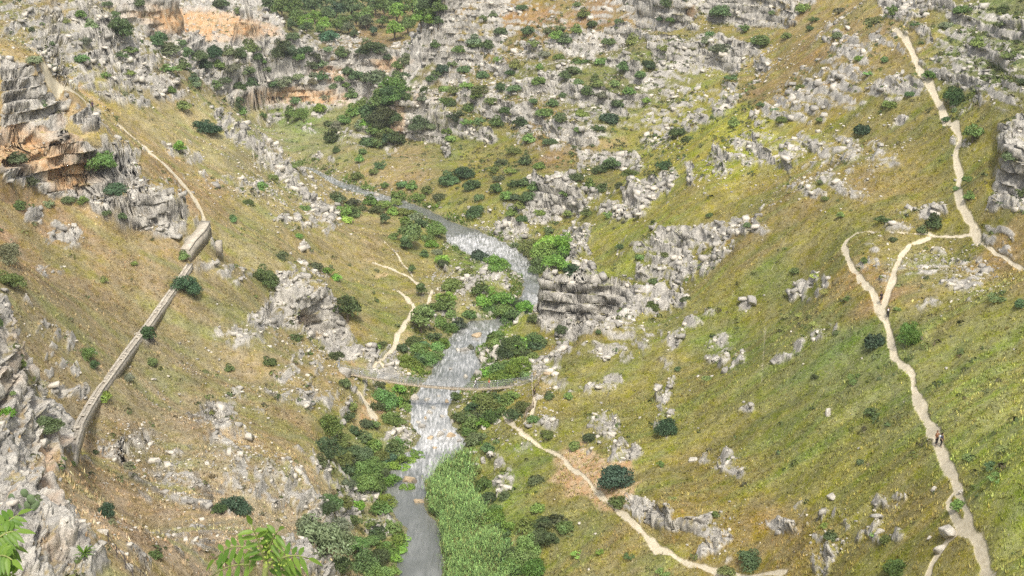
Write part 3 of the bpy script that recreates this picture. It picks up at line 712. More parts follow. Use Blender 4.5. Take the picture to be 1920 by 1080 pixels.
def crown_arrays(seed, n=800, size=.10, lobes=9, h=1.35, spread=.62, lobe_r=(.32, .55), loose=.25, skirt=True):
    r = np.random.default_rng(seed)
    Ps, Ns, Lf = [], [], []
    cs = []
    for k in range(lobes):
        a = r.uniform(0, 2 * np.pi); q_ = np.sqrt(r.uniform(0, 1)) * spread
        lr = r.uniform(*lobe_r)
        zc = r.uniform(.25, 1.0) * (h - lr) * (1 - .55 * (q_ / spread) ** 2) if spread else h * .5
        cs.append((q_ * np.cos(a), q_ * np.sin(a), max(zc, lr * .55), lr, r.uniform(0, 1)))
    w = np.array([c[3] ** 2 for c in cs]); w /= w.sum()
    for (cx, cy, cz, lr, tone), wk in zip(cs, w):
        m = int(n * wk)
        d = r.normal(size=(m, 3)); d[:, 2] = np.abs(d[:, 2]) * 1.0 - .35 * r.uniform(0, 1, m); d /= np.linalg.norm(d, axis=1, keepdims=True)
        rr = lr * (1 - loose * r.uniform(0, 1, (m, 1)) ** 1.5 + .28 * (r.uniform(0, 1, (m, 1)) ** 5))
        P = np.array([cx, cy, cz]) + d * rr * np.array([1, 1, .9])
        Nn = d + r.normal(size=(m, 3)) * .55; Nn /= np.linalg.norm(Nn, axis=1, keepdims=True)
        Ps.append(P); Ns.append(Nn); Lf.append(np.clip(.5 * tone + .5 * r.uniform(0, 1, m), 0, 1))
    P = np.concatenate(Ps); Nn = np.concatenate(Ns); L = np.concatenate(Lf)
    k = P[:, 2] > -.05
    P, Nn, L = P[k], Nn[k], L[k]
    V, F = leaf_quads(P, Nn, size, r)
    return V, F, np.repeat(L, 4)

BUSH = [mesh_np("bush", *(lambda a: (a[0], a[1]))(c), MLEAF, False, {"leaf": c[2]}) for c in
        [crown_arrays(11, 900, .085, 9), crown_arrays(12, 900, .085, 7, 1.15), crown_arrays(13, 850, .09, 11, 1.5, .5),
         crown_arrays(14, 900, .08, 12, 1.2, .7, (.25, .42)), crown_arrays(15, 800, .09, 6, 1.3, .45, (.42, .6)), crown_arrays(16, 700, .075, 13, 1.25, .72, (.2, .36), .5)]]
BIGBUSH = [mesh_np("bush", c[0], c[1], MLEAF, False, {"leaf": c[2]}) for c in
           [crown_arrays(21, 3200, .042, 16, 1.4, .66, (.24, .46), .35), crown_arrays(22, 3200, .042, 20, 1.3, .7, (.2, .4), .4), crown_arrays(23, 3000, .045, 13, 1.5, .55, (.3, .5), .3)]]
LOW = [mesh_np("bush", c[0] * np.array([1, 1, .55]), c[1], MLEAF, False, {"leaf": c[2]}) for c in [crown_arrays(31, 600, .085, 14, 1.0, .75, (.2, .36)), crown_arrays(32, 600, .085, 12, .9, .75, (.2, .4))]]
CROWN = [mesh_np("crown", c[0] + np.array([0, 0, .55]), c[1], MLEAF, False, {"leaf": c[2]}) for c in
         [crown_arrays(41, 1200, .075, 11, 1.5, .6, (.28, .5)), crown_arrays(42, 1200, .075, 13, 1.65, .55, (.26, .46)), crown_arrays(43, 1100, .075, 9, 1.35, .65, (.3, .5))]]
def tube(pts, radii, n=7):
    """open-ended swept tube: verts, quads"""
    pts = np.asarray(pts, float); V = []
    for i, p in enumerate(pts):
        d = pts[min(i + 1, len(pts) - 1)] - pts[max(i - 1, 0)]; d /= np.linalg.norm(d) + 1e-9
        a = np.cross(d, [0, 0, 1.0]) if abs(d[2]) < .9 else np.cross(d, [1.0, 0, 0]); a /= np.linalg.norm(a); b = np.cross(d, a)
        for k in range(n):
            t = 2 * np.pi * k / n
            V.append(p + radii[i] * (np.cos(t) * a + np.sin(t) * b))
    F = [[i * n + k, i * n + (k + 1) % n, (i + 1) * n + (k + 1) % n, (i + 1) * n + k] for i in range(len(pts) - 1) for k in range(n)]
    return np.array(V), np.array(F)
class MB:
    """collects shapes for ONE mesh part"""
    def __init__(s): s.V, s.F4, s.F3, s.n = [], [], [], 0
    def add(s, V, F):
        F = np.asarray(F, int); (s.F4 if F.shape[1] == 4 else s.F3).append(F + s.n); s.V.append(np.asarray(V, float)); s.n += len(V); return s
    def tube(s, pts, rad, n=7):
        if isinstance(rad, (int, float)): rad = [rad] * len(pts)
        V, F = tube(pts, rad, n); s.add(V, F)
        for e, o in ((0, 0), (len(pts) - 1, 1)):
            c = s.n; ring = np.arange(n) + (c - len(V)) + e * n
            s.V.append(np.array([pts[e]], float)); s.n += 1
            s.F3.append(np.stack([ring, np.roll(ring, -1), np.full(n, c)], 1))
            V = np.concatenate([V, [pts[e]]])
        return s
    def hexa(s, P):
        """8 corners: bottom ring 0-3, top ring 4-7"""
        return s.add(P, [[3, 2, 1, 0], [4, 5, 6, 7], [0, 1, 5, 4], [1, 2, 6, 5], [2, 3, 7, 6], [3, 0, 4, 7]])
    def beam(s, a, b, w, h):
        a = np.asarray(a, float); b = np.asarray(b, float); d = b - a; d /= np.linalg.norm(d)
        sd = np.cross(d, [0, 0, 1.0]); sd = sd / np.linalg.norm(sd) if np.linalg.norm(sd) > .05 else np.array([1.0, 0, 0]); up = np.cross(sd, d)
        o = [-sd * w / 2 - up * h / 2, sd * w / 2 - up * h / 2, sd * w / 2 + up * h / 2, -sd * w / 2 + up * h / 2]
        return s.hexa(np.array([a + o[0], a + o[1], b + o[1], b + o[0], a + o[3], a + o[2], b + o[2], b + o[3]]))
    def build(s, name, mat, parent=None, smooth=False, attrs=None):
        fl = ([np.concatenate(s.F4)] if s.F4 else []) + ([np.concatenate(s.F3)] if s.F3 else [])
        return obj_np(name, np.concatenate(s.V), fl, mat, parent, smooth, attrs)
TRUNK = []
for sd_ in (1, 2, 3):
    r = np.random.default_rng(sd_); b = MB(); b.tube([(0, 0, -.25), (.02, .0, .2), (.05 * sd_ - .1, .04, .6), (.03, .06, 1.1)], [.10, .075, .06, .03])
    for k in range(5):
        a = k * 1.3 + sd_; b.tube([(0.0, .03, .35 + .1 * k), (.25 * np.cos(a), .25 * np.sin(a), .75 + .1 * k), (.45 * np.cos(a), .45 * np.sin(a), 1.05 + .1 * k)], [.04, .03, .012], 5)
    o = b.build("trunk", MBARK); TRUNK.append(o.data); bpy.data.objects.remove(o)

COLS = {"D": (.095, .140, .055), "G": (.145, .210, .060), "L": (.180, .290, .050), "O": (.155, .185, .100), "Y": (.26, .28, .085), "B": (.066, .110, .058)}
WORD = {"D": "dark green", "G": "mid green", "L": "bright green", "O": "grey green", "Y": "yellow green", "B": "bluish dark green"}
# area phrase @ u v width type[t = with trunk, l = low] ...
PLANTS = """on green mats beside the calm pool@783 843 30 Ll|770 858 20 Ll|752 1004 34 Ll|746 1024 30 Ll|764 906 24 Ll|756 872 22 Ll
on the stony slope above the cliff path@223 57 48 D|243 85 26 Gl|150 32 20 G|170 50 22 O|218 25 15 D|60 60 11 D|125 45 13 G|97 82 13 D|68 117 24 O|162 82 20 O|155 116 24 D|198 140 18 G|240 133 25 Gl|233 174 13 O|322 172 17 G|342 195 30 G|385 232 46 B|312 118 38 Gl|225 100 26 Dl|338 282 22 Lt|490 350 24 G|510 330 20 G|464 376 17 G|437 410 16 D|570 388 20 G
below the far orange cliff band@350 100 24 D|385 125 26 D|410 120 22 G|420 160 22 D|340 80 20 D|450 110 26 D|465 130 24 D|300 82 30 D|318 94 30 D|345 122 24 D|372 103 40 D|400 105 36 B|368 157 18 O|405 160 30 G|445 185 26 D|430 98 22 O|470 98 28 G|432 130 26 O|452 208 20 G|365 150 20 O|200 10 16 D|263 14 20 D|415 5 32 D|450 20 20 D|480 108 22 D|492 115 16 G
on the ledges of the far grey cliff@580 120 24 D|560 110 22 G|470 150 24 D|450 165 22 D|605 150 20 D|590 140 22 O|670 150 26 D|650 160 20 G|730 110 22 D|760 110 24 D|745 130 20 G|570 90 26 D|590 105 22 D|640 110 22 D|555 190 20 D|610 185 18 O|660 180 22 D|618 70 28 B|698 92 42 D|675 104 26 D|550 66 24 D|530 112 42 D|535 92 40 O|617 108 20 O|650 100 16 D|498 142 20 D|543 147 17 D|560 146 18 O|652 134 28 D|705 142 30 O|688 163 20 D|636 153 17 D|625 166 15 D|533 166 30 O|515 180 28 D|585 166 18 O|600 122 30 O
along the meadow under the far cliff@565 208 36 G|545 208 20 G|492 214 15 D|622 228 26 D|645 224 24 G|600 203 24 L|675 238 20 O|622 256 32 D|630 240 22 O|690 264 30 D|705 266 26 G|663 208 30 G|680 198 36 G
in the thicket below the grey spur@690 215 34 D|705 240 30 G|730 200 36 D|745 200 30 G|720 180 34 D|740 260 34 D|712 262 30 G|755 140 28 D|735 160 34 G|685 235 26 L|700 202 40 D|715 190 40 G|735 178 44 D|725 215 40 D|710 228 42 D|738 236 36 D|728 256 36 B|752 165 28 G|745 150 24 G|755 185 26 D|700 245 30 G|722 245 26 G
on the grey rocky spur above the thicket@810 150 24 D|835 165 22 G|870 130 24 D|880 200 26 G|905 140 22 D|920 190 22 G|940 165 22 D|850 220 26 D|875 235 24 G|900 225 22 D|930 230 24 G|950 215 22 D|860 100 22 G|915 90 22 D|940 60 22 D|845 192 22 D|790 228 40 O|833 186 30 G|855 167 24 G|873 172 24 G|830 132 28 B|850 121 18 D|820 137 18 G|815 87 16 D|900 167 30 G|893 187 22 G|862 216 15 D|810 247 18 O|935 118 18 G|957 137 16 D|895 82 27 G|905 42 16 D|925 32 14 D|890 77 24 O|795 173 15 D|793 192 17 O|840 246 20 G|845 264 18 G
among crags behind the grassy ridge@990 60 24 D|1000 90 22 G|1060 80 24 D|1075 130 26 D|1010 160 24 G|1060 150 22 D|1100 180 24 D|1120 160 22 G|1170 130 24 D|1180 180 22 G|1160 200 24 D|1020 215 26 G|1050 225 24 D|1090 215 22 G|1120 240 24 D|975 230 26 D|990 260 24 G|1030 265 22 D|1200 150 22 D|1080 60 20 G|1140 80 22 D|978 14 18 D|1082 10 14 D|1095 30 22 G|1110 46 20 D|1028 58 22 D|1050 52 22 D|1043 76 24 G|1022 102 18 O|1082 110 32 Gl|1047 107 20 G|1128 112 22 G|1140 220 28 B|1215 118 26 D|1243 92 20 G|1187 75 24 G|1160 49 16 D|1249 14 26 D|1238 48 15 D|1258 48 15 G|1115 148 18 G|1085 152 20 D|1153 156 20 G|1133 182 26 O|1055 182 15 D|965 168 26 D|965 126 22 G|1000 193 16 D|1037 192 22 D|1012 127 14 G|1083 252 15 G|1272 246 26 D|1290 260 26 G|1212 191 16 G
below the rock towers on the ridge@1285 6 15 D|1350 28 44 D|1323 84 18 O|1352 90 32 O|1330 65 16 D|1425 76 32 G|1395 54 20 G|1375 138 32 Dl|1375 231 20 G|1425 196 18 D|1505 16 26 G|1448 36 16 D|1525 38 18 D|1518 54 13 D|1475 68 18 G|1570 66 22 D|1573 18 20 O|1640 36 30 G|1672 20 26 G
beside the steep upper path@1720 36 30 Dl|1803 21 28 G|1775 46 20 O|1611 108 16 L|1658 113 14 D|1628 138 18 Gl|1618 241 30 B|1785 183 40 D|1823 258 30 Gt|1774 222 16 D|1743 138 28 G|1668 193 26 G|1706 176 16 D|1500 166 16 G|1467 223 20 G|1453 206 15 O|1538 226 15 G|1880 21 20 G|1895 102 32 Gl|1860 142 30 Dl|1915 156 18 D|1830 92 24 G|1880 48 22 O|1815 336 19 G|1817 371 18 G|1793 351 14 D|1895 300 32 D|1915 362 22 D
on the ochre cliff with the overhang@190 296 50 G|217 356 40 B|37 311 34 O|62 354 30 D|92 379 20 O|128 371 20 D|155 378 20 G|38 386 22 G|200 406 16 D|228 419 18 D|84 216 16 D
beside the old stone wall@348 532 42 B|15 476 46 O|15 522 40 G|345 478 20 G|278 630 30 D|165 660 38 G|176 684 20 D|285 673 22 D|193 740 28 L|240 705 22 O|430 689 17 D|195 525 14 G|252 495 12 G|40 682 17 G
on the pale crag above the footbridge@497 516 44 D|652 590 44 Dt|614 506 26 L|630 518 20 L|530 479 22 D|593 498 22 D|506 677 22 D|555 628 26 D|630 664 24 D|582 753 16 B|647 718 24 D|560 440 14 G
on the meadow beside the upper river@545 297 40 Gl|630 283 13 D|680 284 15 D|715 300 32 Dl|675 300 16 G|703 321 18 G|785 367 22 G|755 347 20 D|773 350 20 G|722 347 16 G|750 365 30 G|800 354 22 G|823 366 20 D|840 338 30 D|870 322 40 D|885 347 26 D|925 316 22 G|935 332 20 D|893 392 36 D|898 370 18 D|670 330 22 G|690 345 24 Gl
among the willows along the upper bend@660 395 26 G|705 390 26 D|740 375 26 G|760 395 28 G|800 440 26 G|810 455 26 L|790 415 26 D|630 367 28 D|645 392 34 G|662 377 28 D|680 387 18 D|695 377 24 G|717 380 32 G|650 408 24 L|780 406 26 O|775 426 24 D|815 428 42 G|735 395 22 L|760 412 22 L
on the meadow inside the river bend@722 415 18 Dt|738 441 18 G|768 447 42 Gt|762 460 24 Dt|795 476 16 D|820 471 20 O|830 482 24 L|830 498 20 D|772 507 14 Dt|790 547 22 Dt|848 532 38 G|875 510 20 G|900 477 28 B|930 492 46 L|828 562 18 G|835 572 32 G|707 650 14 G|716 646 18 D
between the riverside footpath and the rapids@785 650 34 G|780 672 30 D|820 660 30 G|830 640 26 L|790 640 30 D|845 610 26 G|825 600 30 G|815 575 28 G|840 555 30 L|790 607 46 Gt|775 634 36 G|755 654 22 D|765 670 42 L|800 667 38 G|820 647 26 G|812 630 26 D|860 607 26 B|880 588 26 G|805 590 22 G|845 590 20 G|785 690 18 L
in the shrubs beside the river bend@905 562 32 L|920 577 24 D|900 545 30 G|935 557 42 L|945 580 42 G|962 592 32 G|968 566 26 D|985 572 38 L|915 540 24 L|1000 600 22 G
in the bright clump on the outer bend@1000 458 50 G|1035 452 58 L|1062 462 46 L|1012 492 44 G|1042 492 44 L|1072 500 32 B|1025 475 50 L|1050 478 40 G|965 460 18 D
in the ravine behind the grassy ridge@940 300 26 D|960 285 26 G|985 300 24 D|1010 310 22 G|970 365 26 D|950 370 24 G|930 355 24 D|1080 330 24 D|1105 345 22 G|1130 350 24 D|1100 400 20 G|1030 430 22 D|985 338 24 D|1000 352 20 D|975 392 22 G|990 375 26 D|965 345 26 D|955 320 22 G|1145 310 28 D|1125 317 24 D|1180 330 26 G|1160 347 14 D|1245 310 26 D|1140 402 18 G|1065 402 16 G|1055 380 18 G|1010 395 20 G|960 400 22 G|980 410 20 D
on the river cliff spur@1052 627 24 D|1165 586 20 G|1225 571 26 G|1285 564 20 D|1122 624 12 D|1000 632 44 G|978 640 34 L|1012 640 24 D|1162 464 14 D|1225 529 18 D|1200 482 17 G
on the grassy hillside below the hairpin@1330 403 14 D|1400 432 16 D|1245 489 14 G|1490 507 17 D|1530 516 24 Yl|1550 541 24 Yl|1500 586 18 Yl|1530 602 18 Yl|1475 590 16 Yl|1588 561 12 G|1642 640 34 B|1527 708 13 D|1325 709 17 G|1247 800 42 B|1270 692 12 D|1606 704 28 Gl|1640 758 40 Dl|1470 610 20 Yl
beside the bend of the hairpin path@1652 411 32 D|1750 417 26 D|1728 432 18 D|1675 448 13 D|1537 344 13 D|1547 371 13 G|1575 406 14 G|1706 624 48 L|1680 582 14 G|1875 546 38 Gl|1912 571 20 D|1620 492 14 G
on the bank upstream of the footbridge@930 635 34 G|950 655 36 D|935 690 34 G|965 640 40 G|1000 640 34 D|985 700 26 G|945 702 50 L|915 692 30 L|975 687 42 L|992 662 28 D|955 680 30 G|925 650 26 G|883 652 12 O|975 655 30 G|1000 668 22 G|720 742 42 G|705 762 26 D|735 776 42 G|745 748 30 L|710 722 26 D|748 728 26 L|760 760 24 G
below the far end of the footbridge@905 745 30 G|890 760 30 D|925 775 36 G|950 745 30 G|965 775 30 D|880 805 26 G|905 790 28 L|855 742 20 D|870 777 28 D|885 792 34 G|917 757 46 G|900 775 36 D|940 770 26 G|980 759 38 G|1000 785 20 G|1030 742 18 D|1066 742 16 G|960 740 24 G|892 820 34 D|915 842 24 D|930 755 24 D
on the steep bank below the footbridge@640 820 40 G|660 840 44 D|700 870 44 G|670 895 40 G|650 880 34 D|718 890 36 D|690 918 40 G|735 900 28 L|755 860 26 L|700 830 34 G|725 850 30 B|745 825 26 G|680 815 30 D|652 777 26 D|620 799 52 G|685 792 22 D|700 797 22 D|612 832 56 D|640 852 36 G|600 862 28 D|685 852 38 O|715 852 38 G|740 842 30 G|690 882 44 G|705 907 42 G|725 932 36 L|665 805 26 D|660 760 22 G|735 870 22 L|672 870 30 D
on the stony slope below the old wall@200 957 36 B|440 945 48 B|412 957 22 D|290 1040 23 D|188 1017 16 O|117 869 15 D|137 870 10 D|240 869 20 O|210 980 14 O
on the lower bank opposite the reeds@715 960 34 G|700 985 34 D|720 1020 32 G|735 1035 28 L|660 970 34 D|640 940 34 G|690 1010 36 G|710 1045 40 D|670 950 26 L|620 932 46 D|605 950 38 D|650 908 30 O|600 1002 100 O|575 985 50 O|630 985 46 O|655 1012 52 G|680 1042 52 D|700 1062 50 G|640 1062 44 D|735 987 32 G|692 982 24 G|745 1047 22 L|735 1065 30 G|710 1000 24 D|580 1040 40 D|745 1010 24 L
between the reeds and the lower footpath@905 905 30 G|915 930 30 D|930 950 32 G|940 990 36 D|905 950 26 L|890 880 26 G|960 1070 40 G|970 1060 36 D|985 985 30 G|1030 1010 30 D|1010 950 24 G|925 967 46 L|930 1032 32 O|948 1012 34 D|960 1042 42 D|990 1012 56 G|1012 1000 42 D|980 1037 50 G|1000 1062 46 L|1006 895 34 D|1042 965 52 Dl|1020 975 36 D|1127 1032 18 Ll|1085 1032 24 Ll|1060 985 26 G|950 985 26 L|870 900 24 B|945 930 20 D|1180 1042 20 Dl
above the lower footpath@1155 897 54 B|1077 836 22 G|1105 817 26 D|1025 817 24 G|1160 942 26 G|1262 933 18 Gl|1237 871 16 G|1407 1042 46 D|1365 1067 32 G|1340 967 16 G|1245 1067 24 Gl|1557 1004 26 D|1613 866 14 D|1680 1067 46 G
on the grass beside the gravel path@1795 946 24 G|1660 1012 20 G|1818 859 20 G|1860 868 28 Dl|1885 838 24 Gl|1870 892 26 Gl|1825 916 10 G|1640 1002 16 Gl|1545 985 14 G
on the white cliff below the viewpoint@15 776 32 L|88 792 44 D|25 738 12 G|82 925 44 Oy|70 955 30 O|180 849 12 D"""
ORD = "lowest second third fourth fifth sixth seventh eighth ninth tenth eleventh twelfth thirteenth fourteenth".split()
def ordinal(i): return ORD[i] if i < len(ORD) else "topmost"
items = []
for line in PLANTS.split("\n"):
    ph, lst = line.split("@")
    for s in lst.split("|"):
        u, v, w, t = s.split(); items.append((ph, float(u), float(v), float(w), t))
iu = np.array([i[1] for i in items]); iv = np.array([i[2] + .36 * i[3] for i in items])
pos = hit(iu, np.minimum(iv, 1078 + 0 * iv))
zs_ = np.maximum(seat(pos[:, 0], pos[:, 1]), .03)
classes = {}
recs = []
for k, (ph, u, v, w, t) in enumerate(items):
    dist = np.linalg.norm(pos[k] - CAM); wm = w * dist / FPX
    size = "tiny" if wm < 1.7 else "small" if wm < 2.6 else "medium" if wm < 4.0 else "big"
    kind = "tree" if "t" in t else "bush"
    shape = "low" if "l" in t else "round" if t[0] in "DB" else "leafy" if t[0] in "GL" else "airy"
    key = (ph, size, t[0], shape, kind)
    classes.setdefault(key, []).append(k); recs.append((key, wm))
prng = np.random.default_rng(99)
bw = sorted((items[k][3] for k in range(len(items)) if 't' not in items[k][4]), reverse=True)
CUT = bw[292]; MERGE = MB(); MCOL = []; MLT = []
for key, ks in classes.items():
    ks.sort(key=lambda k: -items[k][2])
    for n_, k in enumerate(ks):
        ph, size, ty_, shape, kind = key; wm = recs[k][1]; t = items[k][4]
        lab = f"{size} {WORD[ty_]} {shape} {kind} {ph}"
        if len(ks) > 1: lab += f", {ordinal(n_)} up" if n_ else ", lowest"
        col = np.array(COLS[ty_]) * prng.uniform(.72, 1.42) * prng.uniform(.86, 1.14, 3)
        p = (pos[k, 0], pos[k, 1], zs_[k] - .06 * wm)
        s = wm / 2 * 1.3
        rz = prng.uniform(0, 6.28)
        if kind == "tree":
            o = empty("tree", p, rz); o.scale = (s, s, s)
            link(bpy.data.objects.new("trunk", TRUNK[k % 3]), o)
            c = link(bpy.data.objects.new("crown", CROWN[k % 3]), o); c.color = (*col, 1)
        else:
            lib = LOW if "l" in t else BIGBUSH if items[k][3] > 34 else BUSH
            me = lib[int(prng.integers(len(lib)))]
            if items[k][3] < CUT:                                  # past the 300 that show largest
                V = np.empty(len(me.vertices) * 3, np.float32); me.vertices.foreach_get("co", V); F = np.empty(len(me.polygons) * 3, np.int32); me.polygons.foreach_get("vertices", F)
                L = np.empty(len(me.vertices), np.float32); me.attributes["leaf"].data.foreach_get("value", L)
                MERGE.add(V.reshape(-1, 3) @ np.array(Matrix.Rotation(rz, 3, 'Z')).T * s + np.array(p), F.reshape(-1, 3)); MCOL.append(np.tile(col, (len(L), 1)) * (.62 + .8 * L[:, None]))
                continue
            o = link(bpy.data.objects.new("bush", me)); o.location = p; o.rotation_euler = (prng.uniform(-.15, .15), prng.uniform(-.15, .15), rz)
            o.scale = (s * prng.uniform(.78, 1.25), s * prng.uniform(.78, 1.25), s * prng.uniform(.65, 1.2)); o.color = (*col, 1)
        tag(o, lab, kind, f"{'trees' if kind == 'tree' else 'bushes'} {ph}")

mm = NT("small_foliage"); mm.color(mm.attr("gcol").outputs["Color"]); MSMALL = mm.m
tag(MERGE.build("small_bushes", MSMALL, None, False, {"gcol": np.concatenate(MCOL)}), "the many small bushes dotted among rocks and grass on both slopes", "bushes", None, "stuff")
# the wood on the far terrace: every crown that can be told apart is a tree
W = """530 22 38 G|555 38 34 G|590 18 40 D|615 32 34 D|640 46 30 G|660 22 44 D|690 36 40 G|720 22 40 G|745 32 40 L|775 26 44 G|800 20 44 D|822 34 36 G|572 46 32 L|610 52 34 L|632 56 26 G|655 58 26 O|687 48 30 O|740 62 40 L|765 52 34 G|790 48 40 L|806 58 26 L|822 54 22 D|505 14 30 D|540 10 36 D|570 4 36 B|612 6 34 D|640 0 34 D|690 4 36 D|725 2 36 B|760 2 36 G|795 -4 40 G|825 8 36 G|575 60 26 D|600 62 24 G|665 66 18 D|700 60 18 B|718 46 26 G|555 18 30 G|630 24 34 B|705 18 34 D|740 12 34 D|668 40 30 G|545 50 24 D|805 36 34 G|655 6 30 G|590 36 28 L"""
wr = [s.split() for s in W.split("|")]
wp = hit([float(a[0]) for a in wr], [float(a[1]) + .35 * float(a[2]) for a in wr], 790)
wz = seat(wp[:, 0], wp[:, 1])
for k, a in enumerate(wr):
    wm = float(a[2]) * np.linalg.norm(wp[k] - CAM) / FPX; s = wm / 2 * 1.08
    o = empty("tree", (wp[k, 0], wp[k, 1], wz[k] - .2), prng.uniform(0, 6.28)); o.scale = (s, s, s)
    link(bpy.data.objects.new("trunk", TRUNK[k % 3]), o)
    c = link(bpy.data.objects.new("crown", CROWN[int(prng.integers(3))]), o); c.color = (*(np.array(COLS[a[3]]) * prng.uniform(.85, 1.2)), 1)
    tag(o, f"{WORD[a[3]]} {'wide crowned' if float(a[2]) > 33 else 'small'} tree packed in the wood on the far terrace", "tree", "trees of the wood on the far terrace")
# ================================================================== stuff nobody could count: stones, grass, scrub, reeds
tz = Z; cellx = (RD * np.gradient(np.radians(az))[None, :]).astype(np.float32); celly = np.gradient(RD, axis=0).astype(np.float32)
area = (cellx * celly).astype(np.float32)
uS, vS, fS = sight(np.stack([tx, ty, tz], -1))
inview = (uS > -120) & (uS < 2040) & (vS > -120) & (vS < 1200) & (rdist > .3)
near = sstep(-.5, .4, fbm2(tx / 7, ty / 7, 3, 201))
def sample(dens, n_max, seed):
    r = np.random.default_rng(seed)
    w = (dens * area * inview).ravel(); tot = w.sum(); n = int(min(n_max, tot))
    i = np.searchsorted(np.cumsum(w) / tot, r.uniform(0, 1, n)); i = np.clip(i, 0, w.size - 1)
    ja = r.uniform(-.5, .5, n) * cellx.ravel()[i]; jr = r.uniform(-.5, .5, n) * celly.ravel()[i]; ca, sa = np.cos(AZ.ravel()[i]), np.sin(AZ.ravel()[i]); jx = ja * ca + jr * sa; jy = -ja * sa + jr * ca
    return i, np.stack([X.ravel()[i] + jx, Y.ravel()[i] + jy, Z.ravel()[i]], 1), r
# --- loose limestone
bank = sstep(9, 1, rdist) * sstep(-.2, .3, n3)
scree = ell_field("460 890 120 55 -40 1|370 920 110 60 -30 1|300 880 120 60 -25 .9|250 960 90 50 -30 .6|300 1040 80 40 0 .6|340 780 90 50 -30 .7|430 700 80 40 -20 .6|560 680 60 60 -20 .6|120 70 140 70 -25 .7|1850 90 120 80 -10 .7|880 570 60 40 -30 1|900 690 50 50 20 1|900 790 50 40 20 1|760 830 50 60 0 1|1010 760 40 60 40 .9|1500 300 160 60 5 .6|1780 510 100 40 -20 .7|960 440 50 30 0 1|1150 110 250 80 10 .55|480 330 80 60 -20 .6|1450 1000 120 40 0 .5|730 690 50 40 0 .8|650 340 120 40 0 .35", uS.ravel().astype(np.float32), vS.ravel().astype(np.float32), 0 * uS.ravel().astype(np.float32), 0 * uS.ravel().astype(np.float32)).reshape(shp)
dens = (1 - .45 * (vS < 330)) * (.03 + .5 * sstep(.12, .55, rockm) * (1 - .6 * show) + 2.6 * np.clip(scree, 0, 1) * near + 1.3 * bank + .35 * sstep(.02, .4, pathm) * (1 - pathm)) * (.25 + near) * (1 - .9 * (pathm > .6))
BOX = np.array([[x, y, z] for z in (-.8, .8) for x, y in ((-.8, -.8), (.8, -.8), (.8, .8), (-.8, .8))]); BOX[4:, :2] *= .78
BOXF = np.array([[3, 2, 1, 0], [4, 5, 6, 7], [0, 1, 5, 4], [1, 2, 6, 5], [2, 3, 7, 6], [3, 0, 4, 7]])
def rot_z(V, a):
    c, s = np.cos(a)[:, None], np.sin(a)[:, None]
    return np.stack([V[..., 0] * c - V[..., 1] * s, V[..., 0] * s + V[..., 1] * c, V[..., 2]], -1)
def stones(name, dens, n_max, seed, lo, hi, label, pw=3.0):
    i, P, r = sample(dens, n_max, seed); n = len(P)
    d = np.linalg.norm(P - CAM, axis=1)
    s = lo + (hi - lo) * r.uniform(0, 1, n) ** pw
    s *= np.clip(d / 260, .55, 1.3)
    V = BOX[None] * (1 + r.uniform(-.38, .30, (n, 8, 3))) * (s[:, None, None] * np.stack([r.uniform(.7, 1.6, n), r.uniform(.55, 1.1, n), r.uniform(.32, .75, n)], 1)[:, None, :])
    tl = r.uniform(-.35, .35, (n, 1)); V[..., 2] = V[..., 2] + V[..., 0] * tl
    V = rot_z(V, r.uniform(0, 6.28, n)); V = V + P[:, None, :] + np.array([0, 0, 1.0]) * (s * .12)[:, None, None]
    F = BOXF[None] + (np.arange(n) * 8)[:, None, None]
    tag(obj_np(name, V.reshape(-1, 3), F.reshape(-1, 4), MSTONE, None, False, {"tone": np.repeat(r.uniform(0, 1, n), 8)}), label, "stones", None, "stuff")
mst = NT("limestone"); c = rock_color(mst, mst.pos(), mst.attr("tone").outputs["Fac"])
c = mst.mix(mst.ramp(mst.attr("tone").outputs["Fac"], .45, .9, 0, .7), c, (.60, .55, .46)); mst.color(c); MSTONE = mst.m
stones("loose_stones", dens, 85000, 301, .07, .36, "pale loose limestone pieces scattered over the slopes and banks")
blk = (1 - .6 * (vS < 330)) * (.6 * sstep(.3, .7, rockm) * sstep(.3, .9, show) * (1 - .7 * sstep(.85, 1., rockm)) + .03 * sstep(.1, .4, rockm)) * (1 - (pathm > .3))
stones("limestone_blocks", blk, 26000, 311, .2, .95, "angular grey limestone blocks breaking out of the crags", 2.2)
